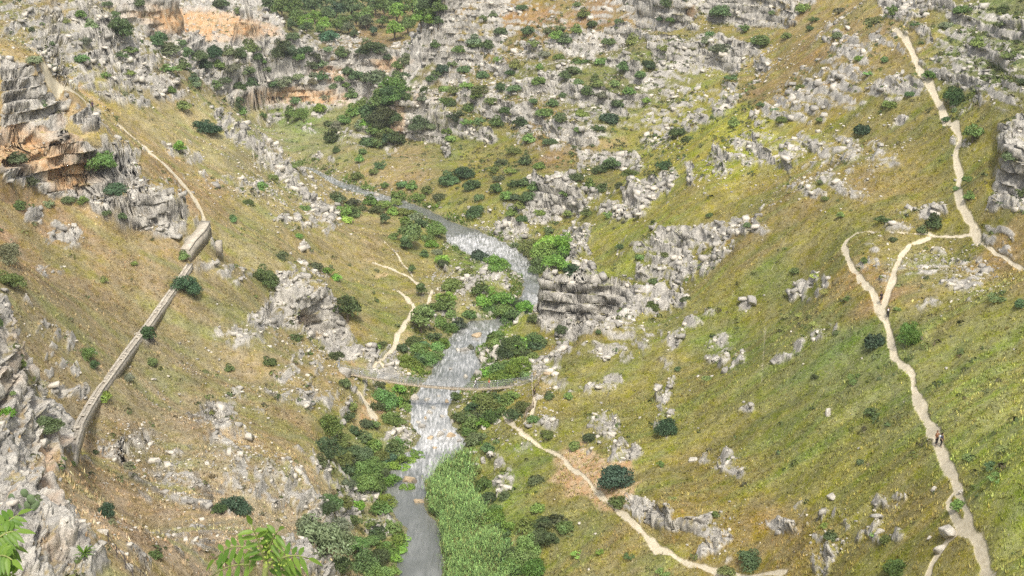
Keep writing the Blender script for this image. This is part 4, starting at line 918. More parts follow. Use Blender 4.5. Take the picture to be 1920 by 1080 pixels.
# --- grass tufts: blades carry the colour of the sward they grow from
def hsvshift(c, r, k=.35):
    v = np.exp(r.normal(size=(len(c), 1)) * k); t = r.normal(size=(len(c), 1)) * .06
    return np.clip(c * v * np.concatenate([1 + t, 1 - t * .2, 1 - t * .6], 1), 0, .8)
mg = NT("grass_blades"); mg.color(mg.attr("gcol").outputs["Color"]); MGR = mg.m
def tufts(name, dens, n_max, seed, h0, h1, nb, wid, label, cat, tint=(1, 1, 1), colk=.35, own=None, spread=.35):
    i, P, r = sample(dens, n_max, seed); n = len(P)
    h = r.uniform(h0, h1, n); a = r.uniform(0, 6.28, (n, nb)); lean = r.uniform(.15, .9, (n, nb))
    b = np.stack([np.cos(a), np.sin(a), 0 * a], -1); sd = np.stack([-np.sin(a), np.cos(a), 0 * a], -1)
    hb = (h[:, None] * r.uniform(.6, 1.15, (n, nb)))[..., None]
    root = P[:, None] + b * (spread * h[:, None, None]) * r.uniform(0, 1, (n, nb, 1)) - np.array([0, 0, .05])
    w = wid * hb
    tip = root + b * hb * lean[..., None] * .8 + np.array([0, 0, 1.0]) * hb
    V = np.stack([root - sd * w, root + sd * w, tip], 2).reshape(-1, 3)
    F = np.arange(len(V)).reshape(-1, 3)
    col = (gcol[i] * np.array(tint)) if own is None else np.tile(np.array(own), (n, 1))
    col = np.repeat(hsvshift(col, r, colk), nb * 3, 0)
    return tag(obj_np(name, V, F, MGR, None, False, {"gcol": col}), label, cat, None, "stuff")
fall = np.clip((200 / (np.hypot(tx, ty) + 1)) ** 1.6, .25, 1.3)
tufts("dry_grass", 4.5 * fall * (1 - bare_rock) * (1 - np.clip(pathm * 1.4, 0, 1)) * (.35 + .65 * near), 230000, 302, .18, .46, 5, .17, "short dry and green grass covering both sides of the gorge", "grass", (1.30, 1.28, 1.25), .28)
# --- low scrub cushions
def cushions(name, dens, n_max, seed, lo, hi, cols, label):
    i, P, r = sample(dens, n_max, seed); n = len(P); m = 16
    s = lo + (hi - lo) * r.uniform(0, 1, n) ** 2
    d = r.normal(size=(n, m, 3)); d[..., 2] = np.abs(d[..., 2]); d /= np.linalg.norm(d, axis=-1, keepdims=True)
    C0 = P[:, None] + d * (s[:, None, None] * np.array([1, 1, .7])) * r.uniform(.6, 1, (n, m, 1))
    V, F = leaf_quads(C0.reshape(-1, 3), d.reshape(-1, 3), np.repeat(s, m)[:, None] * .30, r)
    ck = np.array(cols)[r.integers(len(cols), size=n)]
    col = np.repeat(hsvshift(ck, r, .25), m * 4, 0) * np.repeat(r.uniform(.7, 1.35, (n * m, 1)), 4, 0)
    return tag(obj_np(name, V, F, MGR, None, False, {"gcol": col}), label, "scrub", None, "stuff")
green = sstep(.9, 1.25, gcol[:, 1] / gcol[:, 0]).reshape(shp)
gul = sstep(-.15, .35, fbm2(tx / 9 + 5, ty / 9, 3, 205))
cushions("low_scrub", (.03 + .22 * green + .10 * (rockm > .2) * (1 - .5 * show) + .38 * (vS < 330) * (uS > 750) * (uS < 1420) + .25 * (vS < 240) * (uS > 1640) + .12 * (vS < 230) * (uS < 560) + .15 * sstep(10, 2, rdist)) * (.15 + gul) * (1 - np.clip(pathm * 2, 0, 1)), 36000, 303, .22, .85,
         [(.06, .085, .03), (.075, .10, .03), (.09, .11, .045), (.11, .13, .04), (.10, .09, .05)], "low green and olive scrub dotted over the rocky slopes")
# --- bright waterside grass and the reed bed
def patch_mask(txt):
    z_ = np.zeros(shp, bool)
    for P in txt.split("|"):
        P = rd(P.replace(";", "|")); Q = hit(P[:, 0], P[:, 1])[:, :2]
        z_ |= in_poly(Q, tx, ty)
    return z_
edge = sstep(4.5, .5, rdist) * sstep(-.25, .2, fbm2(tx / 3.5, ty / 3.5, 2, 207))
iv_ = inview.copy()
tufts("waterside_grass", 7 * edge * (Y > 150), 20000, 304, .3, .8, 6, .13, "bright green grass and weeds fringing the river", "grass", own=(.10, .165, .03), colk=.3)
reed = patch_mask("800 925;835 885;870 872;890 885;893 905;880 925;893 950;905 985;930 1030;945 1060;955 1110;835 1110;832 1020;803 960")
i, P, r = sample(reed * (30 + 110 * sstep(-.35, .3, fbm2(tx / 2.6, ty / 2.6, 3, 209))), 7500, 305); n = len(P)
h = r.uniform(1.2, 2.8, n) * (1 + .9 * fbm2(P[:, 0] / 2.6, P[:, 1] / 2.6, 2, 210)); lx = r.normal(size=(n, 2)) * .25; nl = 7
V = []; F = []; Cc = []; brown = r.uniform(0, 1, (n, 1)) < .10
base = 0
top = P + np.concatenate([lx * h[:, None], h[:, None]], 1)
for k in range(nl):
    t = (.25 + .75 * k / (nl - 1)) * np.ones((n, 1)); a = r.uniform(0, 6.28, n)
    dirv = np.stack([np.cos(a), np.sin(a), 0 * a], 1); sdv = np.stack([-np.sin(a), np.cos(a), 0 * a], 1)
    q0 = P * (1 - t) + top * t; L = (r.uniform(.35, .75, (n, 1))); w = .03 + .012 * r.uniform(0, 1, (n, 1))
    q1 = q0 + dirv * L * .30 + np.array([0, 0, .60]) * L; q2 = q0 + dirv * L * .75 + np.array([0, 0, .55]) * L
    vv = np.stack([q0 - sdv * w * .6, q0 + sdv * w * .6, q1 + sdv * w, q1 - sdv * w, q2], 1).reshape(-1, 3)
    ids = np.arange(n) * 5 + base
    F += [np.stack([ids, ids + 1, ids + 2], 1), np.stack([ids, ids + 2, ids + 3], 1), np.stack([ids + 3, ids + 2, ids + 4], 1)]
    V.append(vv); base += n * 5
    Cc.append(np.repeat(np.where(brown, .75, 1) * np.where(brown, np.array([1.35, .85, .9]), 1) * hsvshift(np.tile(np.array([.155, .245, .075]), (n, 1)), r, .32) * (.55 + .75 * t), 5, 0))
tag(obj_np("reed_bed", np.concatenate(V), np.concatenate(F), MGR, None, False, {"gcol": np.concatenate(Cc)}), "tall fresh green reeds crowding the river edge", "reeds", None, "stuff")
# ================================================================== single things
def place(u, v):
    p = hit([u], [v])[0]
    p[2] = seat(p[0], p[1])[0] if river_d(np.array([p[0]]), np.array([p[1]]))[0] > 0 else 0.0
    return p
# ---- boulders that stand out
mbo = NT("boulder"); cc = rock_color(mbo, mbo.objpos()); oi_ = mbo.n("ShaderNodeObjectInfo"); cc = mbo.mix(1.0, cc, oi_.outputs["Color"], 'MULTIPLY'); mbo.color(cc)
mbo.bump(mbo.noise(5, 5, .7, mbo.objpos()), .6, .15); MBO = mbo.m
BOULD = []
for k in range(7):
    bm = bmesh.new(); bmesh.ops.create_icosphere(bm, subdivisions=3, radius=1.0)
    r = np.random.default_rng(400 + k)
    pl = r.normal(size=(14, 3)); pl /= np.linalg.norm(pl, axis=1, keepdims=True); off = r.uniform(.45, .80, 14)
    V = np.array([v.co[:] for v in bm.verts])
    for n_, o_ in zip(pl, off):
        d_ = V @ n_ - o_; V -= np.where(d_ > 0, d_, 0)[:, None] * n_ * .92
    V += V * (.16 * vn3(V[:, 0] * 2.2 + k * 9, V[:, 1] * 2.2, V[:, 2] * 2.2, 7) + .10 * vn3(V[:, 0] * 6, V[:, 1] * 6 + k, V[:, 2] * 6, 8))[:, None]
    V[:, 2] *= .78
    F = np.array([[v.index for v in f.verts] for f in bm.faces]); bm.free()
    BOULD.append(mesh_np("boulder", V, F, MBO, False))
# u v width tint label
BO = """1777 1000 44 w|big rounded white boulder beside the gravel path fork
1742 1010 12 w|small white stone downhill of the big rounded boulder
1764 1030 24 w|flat white rock lying in the narrow side path
765 896 26 o|ochre topped boulder standing in the calm river pool
776 902 14 d|dark wet boulder touching the ochre topped one in the river
786 938 20 o|flat brown rock barely above the water by the reeds
853 728 18 d|dark boulder in the rapids under the footbridge deck
806 820 14 o|orange boulder at the head of the rapids
846 816 18 o|wide tan boulder splitting the white water
825 812 20 w|pale boulder in mid rapids beside the tan one
790 797 20 g|grey boulder at the edge of the rapids by the green bank
812 764 12 g|grey rock parting the current below the footbridge
838 752 12 o|tan rock near the far side of the run below the footbridge
822 742 9 w|small pale rock just under the footbridge deck
830 780 11 w|pale rock low in the white water
798 784 10 o|small tan rock at the near side of the white water
848 790 10 g|grey rock at the far side of the white water
834 806 9 w|small white rock upstream of the wide tan boulder
860 826 10 g|grey rock at the outer edge of the rapids tail
815 840 9 o|small tan rock in the tail of the rapids
860 655 12 w|pale rock in the upper run beside the long grey rock
845 690 12 g|dark grey rock in the run above the footbridge
872 705 12 w|white rock at the tip of the gravel bar above the footbridge
784 792 9 w|small white stone next to the grey rapids boulder
805 772 16 w|pale rock in the shallow run below the footbridge
775 745 18 w|brown white rock by the water under the footbridge
800 748 14 w|rounded pale rock at the river edge under the footbridge
762 768 20 w|white rock between the shrubs and the rapids
892 846 12 g|grey upright boulder on the bank opposite the green mats
906 864 16 g|two toned leaning boulder above the reed bed head
854 862 18 g|round mossy boulder where the reeds begin
908 800 14 w|white boulder in the shrubs above the rapids
930 790 20 w|sharp white rock beside the brown earth track
895 628 22 o|tan boulder pile top in the upper run of rapids
872 652 20 g|long grey rock at the gravel bar of the upper run
908 672 22 w|pale slab on the gravel bar upstream of the footbridge
935 666 26 w|rough white rock on the far edge of the gravel bar
706 365 12 w|white boulder at the water edge by the upper shrubs
737 366 12 w|tall white boulder beside the round waterside bush
806 388 11 w|white boulder alone on the meadow bank of the upper river
590 212 20 w|pale round boulder on the meadow under the far cliff
578 232 12 w|small pale boulder on the meadow in front of the far cliff
1560 930 24 w|low white rock alone in the grass of the big hillside
1553 772 20 w|flat white rock with shaded side on the open grassy hillside
1410 570 24 g|grey table rock jutting from the grass ridge
1345 676 14 w|small white rock in the middle of the yellow slope
1334 706 12 w|small white rock beside a low bush in mid slope
1262 772 16 g|grey white rock above the dark round bush
1392 882 16 w|white rock in the lower yellow slope
1300 858 20 w|rough white rock under the dark round bush
1650 998 20 w|grey white rock cluster top in the lower hillside
1745 400 26 g|flat overhanging grey slab near the upper path bend
1752 398 16 w|white rock against the flat overhanging slab
1750 918 14 w|pale stone at the edge of the gravel path
1802 922 12 w|pale stone touching the gravel path where it splits
120 735 20 w|square white rock in the grass above the old wall
178 660 12 g|little grey rock behind the leafy bush by the old wall
165 985 16 w|small white kerb rock along the cliff edge track
192 1000 22 w|long white kerb rock along the cliff edge track
225 1035 18 w|white rock standing behind the metal fence posts
240 1062 20 w|broken white rock below the metal fence posts
642 690 34 g|smooth grey rock at the near end of the footbridge
1028 700 18 o|tan boulder above the far end of the footbridge
968 704 10 w|white boulder in front of the far bridge post
1012 745 14 w|white rock beside the brown earth steps
268 278 12 w|pale rock at the head of the paved cliff path
356 60 12 w|white rock on the stony slope skyline
1420 142 8 w|white rock alone on the brown grass below the crags
632 818 14 w|white rock above the big dark bush on the steep bank
640 790 20 g|split grey rock on the steep bank below the footbridge
145 1035 46 g|big layered grey boulder on the near cliff edge
130 1012 30 g|upright grey block behind the layered boulder
100 1000 44 g|square grey block in the middle of the near cliff foot
92 965 44 g|pale grey block perched on the near cliff edge
25 1015 36 w|white pointed rock behind the leafy sprig"""
TINT = {"w": (1.18, 1.16, 1.12), "o": (1.15, .95, .70), "g": (.95, .95, .95), "d": (.42, .38, .32)}
for k, line in enumerate(BO.split("\n")):
    a, lab = line.split("|"); u, v, w, t = a.split(); u, v, w = float(u), float(v), float(w)
    p = place(u, v + .22 * w); s = w * np.linalg.norm(p - CAM) / FPX / 2 * 1.2
    o = link(bpy.data.objects.new("boulder", BOULD[k % 7])); o.location = (p[0], p[1], p[2] + (.25 if w > 40 and t == 'w' else .02) * s); o.rotation_euler = (prng.uniform(-.2, .2), prng.uniform(-.2, .2), prng.uniform(0, 6.28))
    o.scale = (s, s * prng.uniform(.75, 1.0), s * prng.uniform(.75, 1.1)); o.color = (*TINT[t], 1); tag(o, lab, "boulder", "boulders that stand out on banks and slopes")

# ---- old stone wall with a channel on top
ms = NT("old_masonry"); pz = ms.pos()
c = ms.mix(ms.ramp(ms.noise(.8, 4, .6, pz), .35, .65), (.30, .27, .22), (.44, .40, .33)); c = ms.mix(ms.ramp(ms.noise(3.5, 3, .6, pz), .55, .7, 0, .7), c, (.20, .18, .15)); ms.color(c)
ms.bump(ms.noise(3, 4, .7, pz), .7, .12); MST = ms.m
mc = NT("weathered_coping"); c = mc.mix(mc.ramp(mc.noise(1.2, 4, .65, mc.pos()), .4, .65), (.38, .34, .275), (.52, .475, .39)); mc.color(c); mc.bump(mc.noise(4, 4, .7, mc.pos()), .5, .08); MCO = mc.m
def wall_run(root, pts, top_h, width, base_drop, groove=True):
    """pts: ground points along the uphill face; the downhill face is exposed"""
    pts = np.asarray(pts); n = len(pts)
    fine = []
    for i in range(n - 1):
        m = max(2, int(np.linalg.norm(pts[i + 1] - pts[i]) / 1.1))
        for t in range(m): fine.append(pts[i] * (1 - t / m) + pts[i + 1] * t / m)
    fine.append(pts[-1]); P = np.array(fine)
    d = np.gradient(P, axis=0)[:, :2]; d /= np.linalg.norm(d, axis=1, keepdims=True)
    side = np.stack([d[:, 1], -d[:, 0]], 1)                        # to the downhill side when walking away from the camera
    r = np.random.default_rng(len(P)); b = MB(); cp = MB(); sec = []
    for _ in range(3): P[1:-1, 2] = (P[:-2, 2] + 2 * P[1:-1, 2] + P[2:, 2]) / 4
    for i in range(len(P)):
        zt = P[i, 2] + top_h + .05 * math.sin(i * .37) + .012 * r.normal(); w = width * (1 + .015 * r.normal())
        a0 = np.array([*(P[i, :2] - side[i] * .12), zt]); a1 = np.array([*(P[i, :2] + side[i] * w), zt - .03])
        l0 = a0 - [0, 0, top_h + .8]; l1 = a1 - [0, 0, top_h + base_drop] + np.array([*(side[i] * .18), 0])
        sec.append((l0, l1, a0, a1, side[i]))
    V = np.array([[s[0], s[1], s[3], s[2]] for s in sec]).reshape(-1, 3); F = []
    for i in range(len(sec) - 1):
        for k in range(4): F.append([i * 4 + k, i * 4 + (k + 1) % 4, i * 4 + 4 + (k + 1) % 4, i * 4 + 4 + k])
    F += [[3, 2, 1, 0], [len(V) - 4, len(V) - 3, len(V) - 2, len(V) - 1]]
    b.add(V, F); b.build("wall", MST, root)
    for f0, f1 in (((-.05, .34), (.72, 1.06)) if groove else ((-.05, 1.06),)):          # kerbs with the open channel between
        K = []
        for (_, _, p0, p1, s0) in sec:
            u0, u1 = p0 + (p1 - p0) * f0, p0 + (p1 - p0) * f1
            K += [u0 + [0, 0, .004], u1 + [0, 0, .004], u1 + [0, 0, .15], u0 + [0, 0, .15]]
        KF = [[i * 4 + k, i * 4 + (k + 1) % 4, i * 4 + 4 + (k + 1) % 4, i * 4 + 4 + k] for i in range(len(sec) - 1) for k in range(4)]
        m4 = len(K) - 4; cp.add(np.array(K), KF + [[3, 2, 1, 0], [m4, m4 + 1, m4 + 2, m4 + 3]])
    if groove:                                                                            # a few slabs still cover the channel
        for i in range(4, len(sec) - 5, 9):
            for j in range(i, i + 3):
                (_, _, p0, p1, _), (_, _, q0, q1, _) = sec[j], sec[j + 1]
                lo = np.array([p0 + (p1 - p0) * .30, p0 + (p1 - p0) * .76, q0 + (q1 - q0) * .76, q0 + (q1 - q0) * .30]) + [0, 0, .154]
                cp.hexa(np.concatenate([lo, lo + [0, 0, .07]]))
    cp.build("coping", MCO, root)
def wall_pts(txt):
    a = rd(txt); p = hit(a[:, 0], a[:, 1]); p[:, 2] = seat(p[:, 0], p[:, 1]); return p
wp1 = wall_pts("124 842|138 812|160 772|178 740|205 700|238 660|268 622|292 588|312 558|332 530|343 512|352 498")
wp1 = np.concatenate([[wp1[0] - (wp1[2] - wp1[0]) / np.linalg.norm(wp1[2] - wp1[0]) * 9], wp1]); wp1[0, 2] = wp1[1, 2]
root = empty("stone_wall", wp1[0]); bpy.context.view_layer.update()
def under(root, fn):
    n0 = set(bpy.data.objects); fn(root)
    for o in set(bpy.data.objects) - n0:
        if o.parent is root: o.matrix_parent_inverse = Matrix.Translation(-Vector(root.location))
# smooth the line and level of the wall
def even(p, k=2):
    q_ = p.copy()
    for _ in range(k): q_[1:-1] = (q_[:-2] + 2 * q_[1:-1] + q_[2:]) / 4
    return q_
under(root, lambda rt: wall_run(rt, even(wp1), .28, .85, .9))
tag(root, "long grey stone wall with a channel along its top crossing the dry slope", "wall")
wp2 = wall_pts("341 478|352 462|364 450|372 440|380 428")
root2 = empty("stone_wall", wp2[0])
def upper(rt):
    wall_run(rt, even(wp2, 1), .8, 1.4, 2.0, False)
    p = wp2[3]; b = MB(); b.beam(p + [3.6, -1, -2.2], p + [3.6, .2, -2.2], 1.0, 2.6); b.build("buttress", MST, rt)
under(root2, upper)
tag(root2, "short thick block of stone wall with slab top at the end of the cliff path", "wall")

# ---- footbridge
mw = NT("bridge_planks"); c = mw.mix(mw.ramp(mw.noise(3, 3, .6, mw.objpos()), .35, .65), (.36, .29, .20), (.52, .45, .33)); mw.color(c); MPL = mw.m
me_ = NT("galvanised_steel"); me_.color((.30, .31, .31)); me_.b.inputs["Metallic"].default_value = .4; me_.b.inputs["Roughness"].default_value = .55; MSTEEL = me_.m
mo = NT("old_timber"); c = mo.mix(mo.ramp(mo.noise(5, 3, .6, mo.objpos()), .35, .65), (.17, .13, .09), (.36, .30, .22)); mo.color(c); MTIM = mo.m
BY = 225.0
dk = rd("615 692.5|640 697|700 709|760 719|800 723.5|850 727.5|900 728.5|940 726|1000 718.5|1008 717.5")
DK = at_y(dk[:, 0], dk[:, 1], BY)
bx = np.linspace(DK[0, 0], DK[-1, 0], 64); bz = np.interp(bx, DK[:, 0], DK[:, 2])
for _ in range(6): bz[1:-1] = (bz[:-2] + bz[1:-1] * 2 + bz[2:]) / 4
bridge = empty("footbridge", (bx[0], BY, bz[0]))
def deck_y(s): return BY + s * .45
def mkbridge(rt):
    r = np.random.default_rng(5); b = MB()
    for i in range(len(bx) - 1):
        for f in (0.02, .35, .68):
            xa = bx[i] + (bx[i + 1] - bx[i]) * f; xb = bx[i] + (bx[i + 1] - bx[i]) * (f + .29); za = bz[i] + (bz[i + 1] - bz[i]) * f; zb = bz[i] + (bz[i + 1] - bz[i]) * (f + .29)
            j = .012 * r.normal(); y0, y1 = deck_y(-1) + .03 * r.normal(), deck_y(1) + .03 * r.normal()
            lo = np.array([[xa, y0, za + j - .11], [xb, y0, zb + j - .11], [xb, y1, zb + j - .11], [xa, y1, za + j - .11]])
            b.hexa(np.concatenate([lo, lo + [0, 0, .11]]))
    for s in (-1, 1):
        b.tube(np.stack([bx, np.full(64, deck_y(s * .9)), bz - .16], 1), .05, 6)
    b.build("deck", MPL, rt)
    for s in (-1, 1):
        y = deck_y(s)
        top = bz + 1.12; c = MB(); c.tube(np.stack([bx, np.full(64, y), top], 1), .028, 6); c.build("handrail_cable", MSTEEL, rt)
        w = MB(); X2 = np.linspace(bx[0], bx[-1], 250); Zb = np.interp(X2, bx, bz)
        for k in range(1, 9): w.tube(np.stack([bx, np.full(64, y), bz + 1.12 * k / 9], 1), .0085, 3)
        for x_, z_ in zip(X2, Zb): w.tube([(x_, y, z_ - .02), (x_, y, z_ + 1.12)], .0085, 3)
        w.build("side_netting", MSTEEL, rt)
    for i in list(range(3, 62, 6)):
        for s in (-1, 1):
            c = MB(); c.tube([(bx[i], deck_y(s), bz[i] - .15), (bx[i], deck_y(s), bz[i] + 1.16)], .03, 6); c.build("baluster", MSTEEL, rt)
    for i, h in ((3, 1.75), (61, 1.7)):
        for s in (-1, 1):
            c = MB(); c.tube([(bx[i] + .18, deck_y(s) + s * .16, bz[i] - 2.2), (bx[i] + .18, deck_y(s) + s * .16, bz[i] + h)], .10, 8)
            c.beam((bx[i] + .18 - .2, deck_y(s) + s * .16, bz[i] + h), (bx[i] + .38, deck_y(s) + s * .16, bz[i] + h), .3, .12); c.build("anchor_post", MSTEEL, rt)
    i = 58; g = MB(); lo = np.array([[bx[i] - .55, deck_y(-1.2), -1.0], [bx[i] + .55, deck_y(-1.2), -1.0], [bx[i] + .55, deck_y(1.2), -1.0], [bx[i] - .55, deck_y(1.2), -1.0]])
    up = lo.copy(); up[:, 2] = bz[i] - .25; up[:, 0] = bx[i] + (up[:, 0] - bx[i]) * .85; g.hexa(np.concatenate([lo, up])); g.build("pier", MST, rt)
under(bridge, mkbridge)
tag(bridge, "narrow suspension footbridge with plank deck and wire mesh sides over the river", "footbridge")

# ---- timber railings beside the steps at the far end of the bridge
def railing(px, label, rails=(.5, .95), mat=MTIM, h=1.05, hide=None):
    P = [place(*p) for p in px]; rt = empty("railing", P[0])
    def mk(r0):
        for p in P:
            b = MB(); b.beam(p - [0, 0, .3], p + [0, 0, h], .12, .12); b.build("post", mat, r0)
        for f in rails:
            b = MB()
            for a, c_ in zip(P[:-1], P[1:]): b.beam(a + [0, 0, f], c_ + [0, 0, f], .07, .11)
            b.build("rail", mat, r0)
    under(rt, mk); tag(rt, label, "railing", "timber railings by the bridge steps"); return rt
railing([(997, 726), (998, 742), (1000, 758)], "pale timber handrail along the earth ramp under the far bridge end", (.95,), MPL)
railing([(1001, 764), (995, 771), (988, 779), (984, 788)], "dark timber railing with three rails where the earth steps turn downhill", (.35, .65, .95))
railing([(1013, 714), (1010, 724), (1003, 732)], "short dark timber railing at the landing of the footbridge")
# ---- metal fence at the cliff edge
fpts = [place(204, 1022), place(220, 1048), place(236, 1068), place(250, 1090)]
fr = empty("metal_fence", fpts[1])
def mkf(r0):
    for p in fpts:
        b = MB(); b.tube([p - [0, 0, .4], p + [0, 0, 1.15]], .045, 6); b.build("post", MDK, r0)
    for f in (.55, 1.0):
        b = MB(); b.tube([p + [0, 0, f] for p in fpts], .028, 6); b.build("rail", MDK, r0)
md = NT("rusty_iron"); md.color((.07, .06, .055)); MDK = md.m
under(fr, mkf); tag(fr, "thin dark metal fence going down beside the white rocks", "fence")
# ================================================================== people
def cloth(name, c, rough=.85):
    m = NT(name); m.color(m.mix(m.noise(9, 3, .6, m.objpos()), tuple(.85 * x for x in c), tuple(1.12 * min(x, .85) for x in c))); m.b.inputs["Roughness"].default_value = rough; return m.m
MSKIN = cloth("skin", (.46, .29, .20), .6)
def skin_obj(name, P, E, rad, mat, parent, sub=1):
    me = bpy.data.meshes.new(name); me.from_pydata([tuple(p) for p in P], E, []); o = link(bpy.data.objects.new(name, me), parent)
    me.materials.append(mat)
    m = o.modifiers.new("skin", 'SKIN'); m.use_smooth_shade = True
    for i, r_ in enumerate(rad): me.skin_vertices[0].data[i].radius = (r_, r_)
    me.skin_vertices[0].data[0].use_root = True
    s = o.modifiers.new("round", 'SUBSURF'); s.levels = sub; s.render_levels = sub
    return o
def person(u, v, face, label, shirt, trousers, hair, stride=.0, arms=(0, 0), bend=0.0, height=1.72, pack=None, long_hair=False, shorts=False, at=None):
    """face: heading in degrees (0 = away from the camera, 180 = towards it)"""
    p = place(u, v) if at is None else np.array(at)
    root = empty("person", p, -R(face)); k = height / 1.72
    hip = np.array([0, 0, .93]); lean = lambda h: np.array([0, math.sin(bend) * h, math.cos(bend) * h])
    waist = hip + lean(.16); chest = hip + lean(.36); neck = hip + lean(.54); jaw = hip + lean(.60) + [0, .02, 0]; head = hip + lean(.70) + [0, .03, 0]; crown = hip + lean(.79) + [0, .02, 0]
    P = [hip, waist, chest, neck, jaw, head, crown]; E = [(0, 1), (1, 2), (2, 3), (3, 4), (4, 5), (5, 6)]; rad = [.13, .125, .135, .055, .07, .095, .055]
    J = {}
    for s in (-1, 1):
        st = stride * s; hipj = hip + [s * .09, 0, -.03]; knee = np.array([s * .10, st * .5 + .03, .49 + abs(stride) * .02]); ank = np.array([s * .10, st - (.10 if st < 0 else 0), .09 + (.05 if st < 0 else 0)]); toe = ank + [s * .02, .15, -.055]
        n = len(P); P += [hipj, knee, ank, toe]; E += [(0, n), (n, n + 1), (n + 1, n + 2), (n + 2, n + 3)]; rad += [.09, .06, .042, .034]
        sh = hip + lean(.47) + [s * .17, 0, 0]; a = arms[0 if s < 0 else 1]
        el = sh + [s * .06, .27 * math.sin(a * .6 - st * .6), -.27 * math.cos(a * .6)]; wr = el + [-s * .02, .24 * math.sin(a - st * .5 + .25), -.24 * math.cos(a + .25)]; fi = wr + (wr - el) * .36
        n2 = len(P); P += [sh, el, wr, fi]; E += [(2, n2), (n2, n2 + 1), (n2 + 1, n2 + 2), (n2 + 2, n2 + 3)]; rad += [.062, .045, .034, .03]
        J[s] = (hipj, knee, ank, toe, sh, el, wr)
    S = lambda pts: [np.asarray(q_) * k for q_ in pts]
    skin_obj("body", S(P), E, [r_ * k for r_ in rad], MSKIN, root)
    L, Rr = J[-1], J[1]
    Q = [chest, waist, hip + [0, 0, .03], neck - lean(.05), L[4], L[5], Rr[4], Rr[5], L[4] * .25 + L[6] * .25 + L[5] * .5, Rr[4] * 0 + Rr[5] * .6 + Rr[6] * .4]
    skin_obj("shirt", S(Q[:8]), [(0, 1), (1, 2), (0, 3), (0, 4), (4, 5), (0, 6), (6, 7)], [x * k for x in (.155, .145, .15, .07, .078, .06, .078, .06)], cloth("shirt_cloth", shirt), root)
    legs = [hip + [0, 0, -.01], L[0], L[1], Rr[0], Rr[1]]; ee = [(0, 1), (1, 2), (0, 3), (3, 4)]; rr = [.145, .108, .075, .108, .075]
    if not shorts: legs += [L[2] + [0, 0, .02], Rr[2] + [0, 0, .02]]; ee += [(2, 5), (4, 6)]; rr += [.056, .056]
    skin_obj("trousers", S(legs), ee, [x * k for x in rr], cloth("trouser_cloth", trousers), root)
    hp = [head + [0, -.02, .03], crown + [0, -.02, .02]] + ([head + [0, -.09, -.08], neck + [0, -.11, -.10]] if long_hair else [head + [0, -.06, -.03]])
    he = [(0, 1), (0, 2)] + ([(2, 3)] if long_hair else [])
    skin_obj("hair", S(hp), he, [x * k for x in ([.10, .07, .08, .05] if long_hair else [.10, .07, .075])], cloth("hair_strands", hair, .6), root)
    for s in (-1, 1):
        skin_obj("shoe", S([J[s][2] + [0, -.03, -.03], J[s][3] + [0, .02, -.01]]), [(0, 1)], [.055 * k, .045 * k], cloth("shoe_leather", (.08, .07, .06)), root)
    if pack is not None:
        b = hip + lean(.33) + [0, -.21, 0]; o = skin_obj("backpack", S([b - lean(.15), b, b + lean(.17)]), [(0, 1), (1, 2)], [.13 * k, .145 * k, .10 * k], cloth("pack_cloth", pack), root)
    tag(root, label, "person", "people walking in the gorge")
    return root
DK_ = (.030, .026, .030); BR_ = (.20, .10, .05); WH = (.70, .70, .72)
def on_deck(u):
    x = np.interp(u, dk[:, 0], DK[:, 0]); return (x, BY, float(np.interp(x, bx, bz)))
person(892, 727, -80, "person in white shirt and grey trousers walking across the footbridge", WH, (.16, .17, .22), (.03, .025, .02), .30, (.3, .5), .08, 1.78, (.10, .10, .13), at=on_deck(892))
person(917, 727, -80, "person in orange red top following over the footbridge", (.62, .13, .05), (.42, .40, .38), (.25, .12, .06), .18, (.5, .4), .05, 1.66, (.55, .50, .46), at=on_deck(917.5))
person(1002, 745, 10, "person in black climbing the earth ramp to the footbridge", (.018, .016, .02), (.018, .018, .02), (.02, .016, .014), .15, (.3, .4), .15, 1.68)
person(1651, 572, 160, "person in dark clothes with hat like dark hair standing at the hairpin junction", DK_, DK_, (.02, .016, .014), .24, (.2, .2), 0, 1.74, None, True, True)
person(1664, 599, 25, "person in black with white collar leaning forward on the gravel path", (.035, .032, .04), (.02, .02, .024), (.02, .016, .014), .12, (.3, .3), .38, 1.66, (.62, .60, .60))
person(1755.5, 835, 170, "person with reddish brown top and black trousers standing on the gravel path", BR_, (.022, .018, .022), (.16, .06, .03), .04, (1.9, .3), 0, 1.74, None, True)
person(1764.5, 836, 130, "person in dark clothes with pale blue backpack beside the reddish brown top", (.04, .045, .07), (.018, .018, .022), (.03, .022, .016), .03, (.3, .3), .05, 1.66, (.58, .68, .80))
person(174, 207, 170, "person in dark purple clothes alone on the upper cliff path", (.05, .03, .06), (.06, .05, .07), (.03, .022, .018), .12, (.3, .3), 0, 1.74)

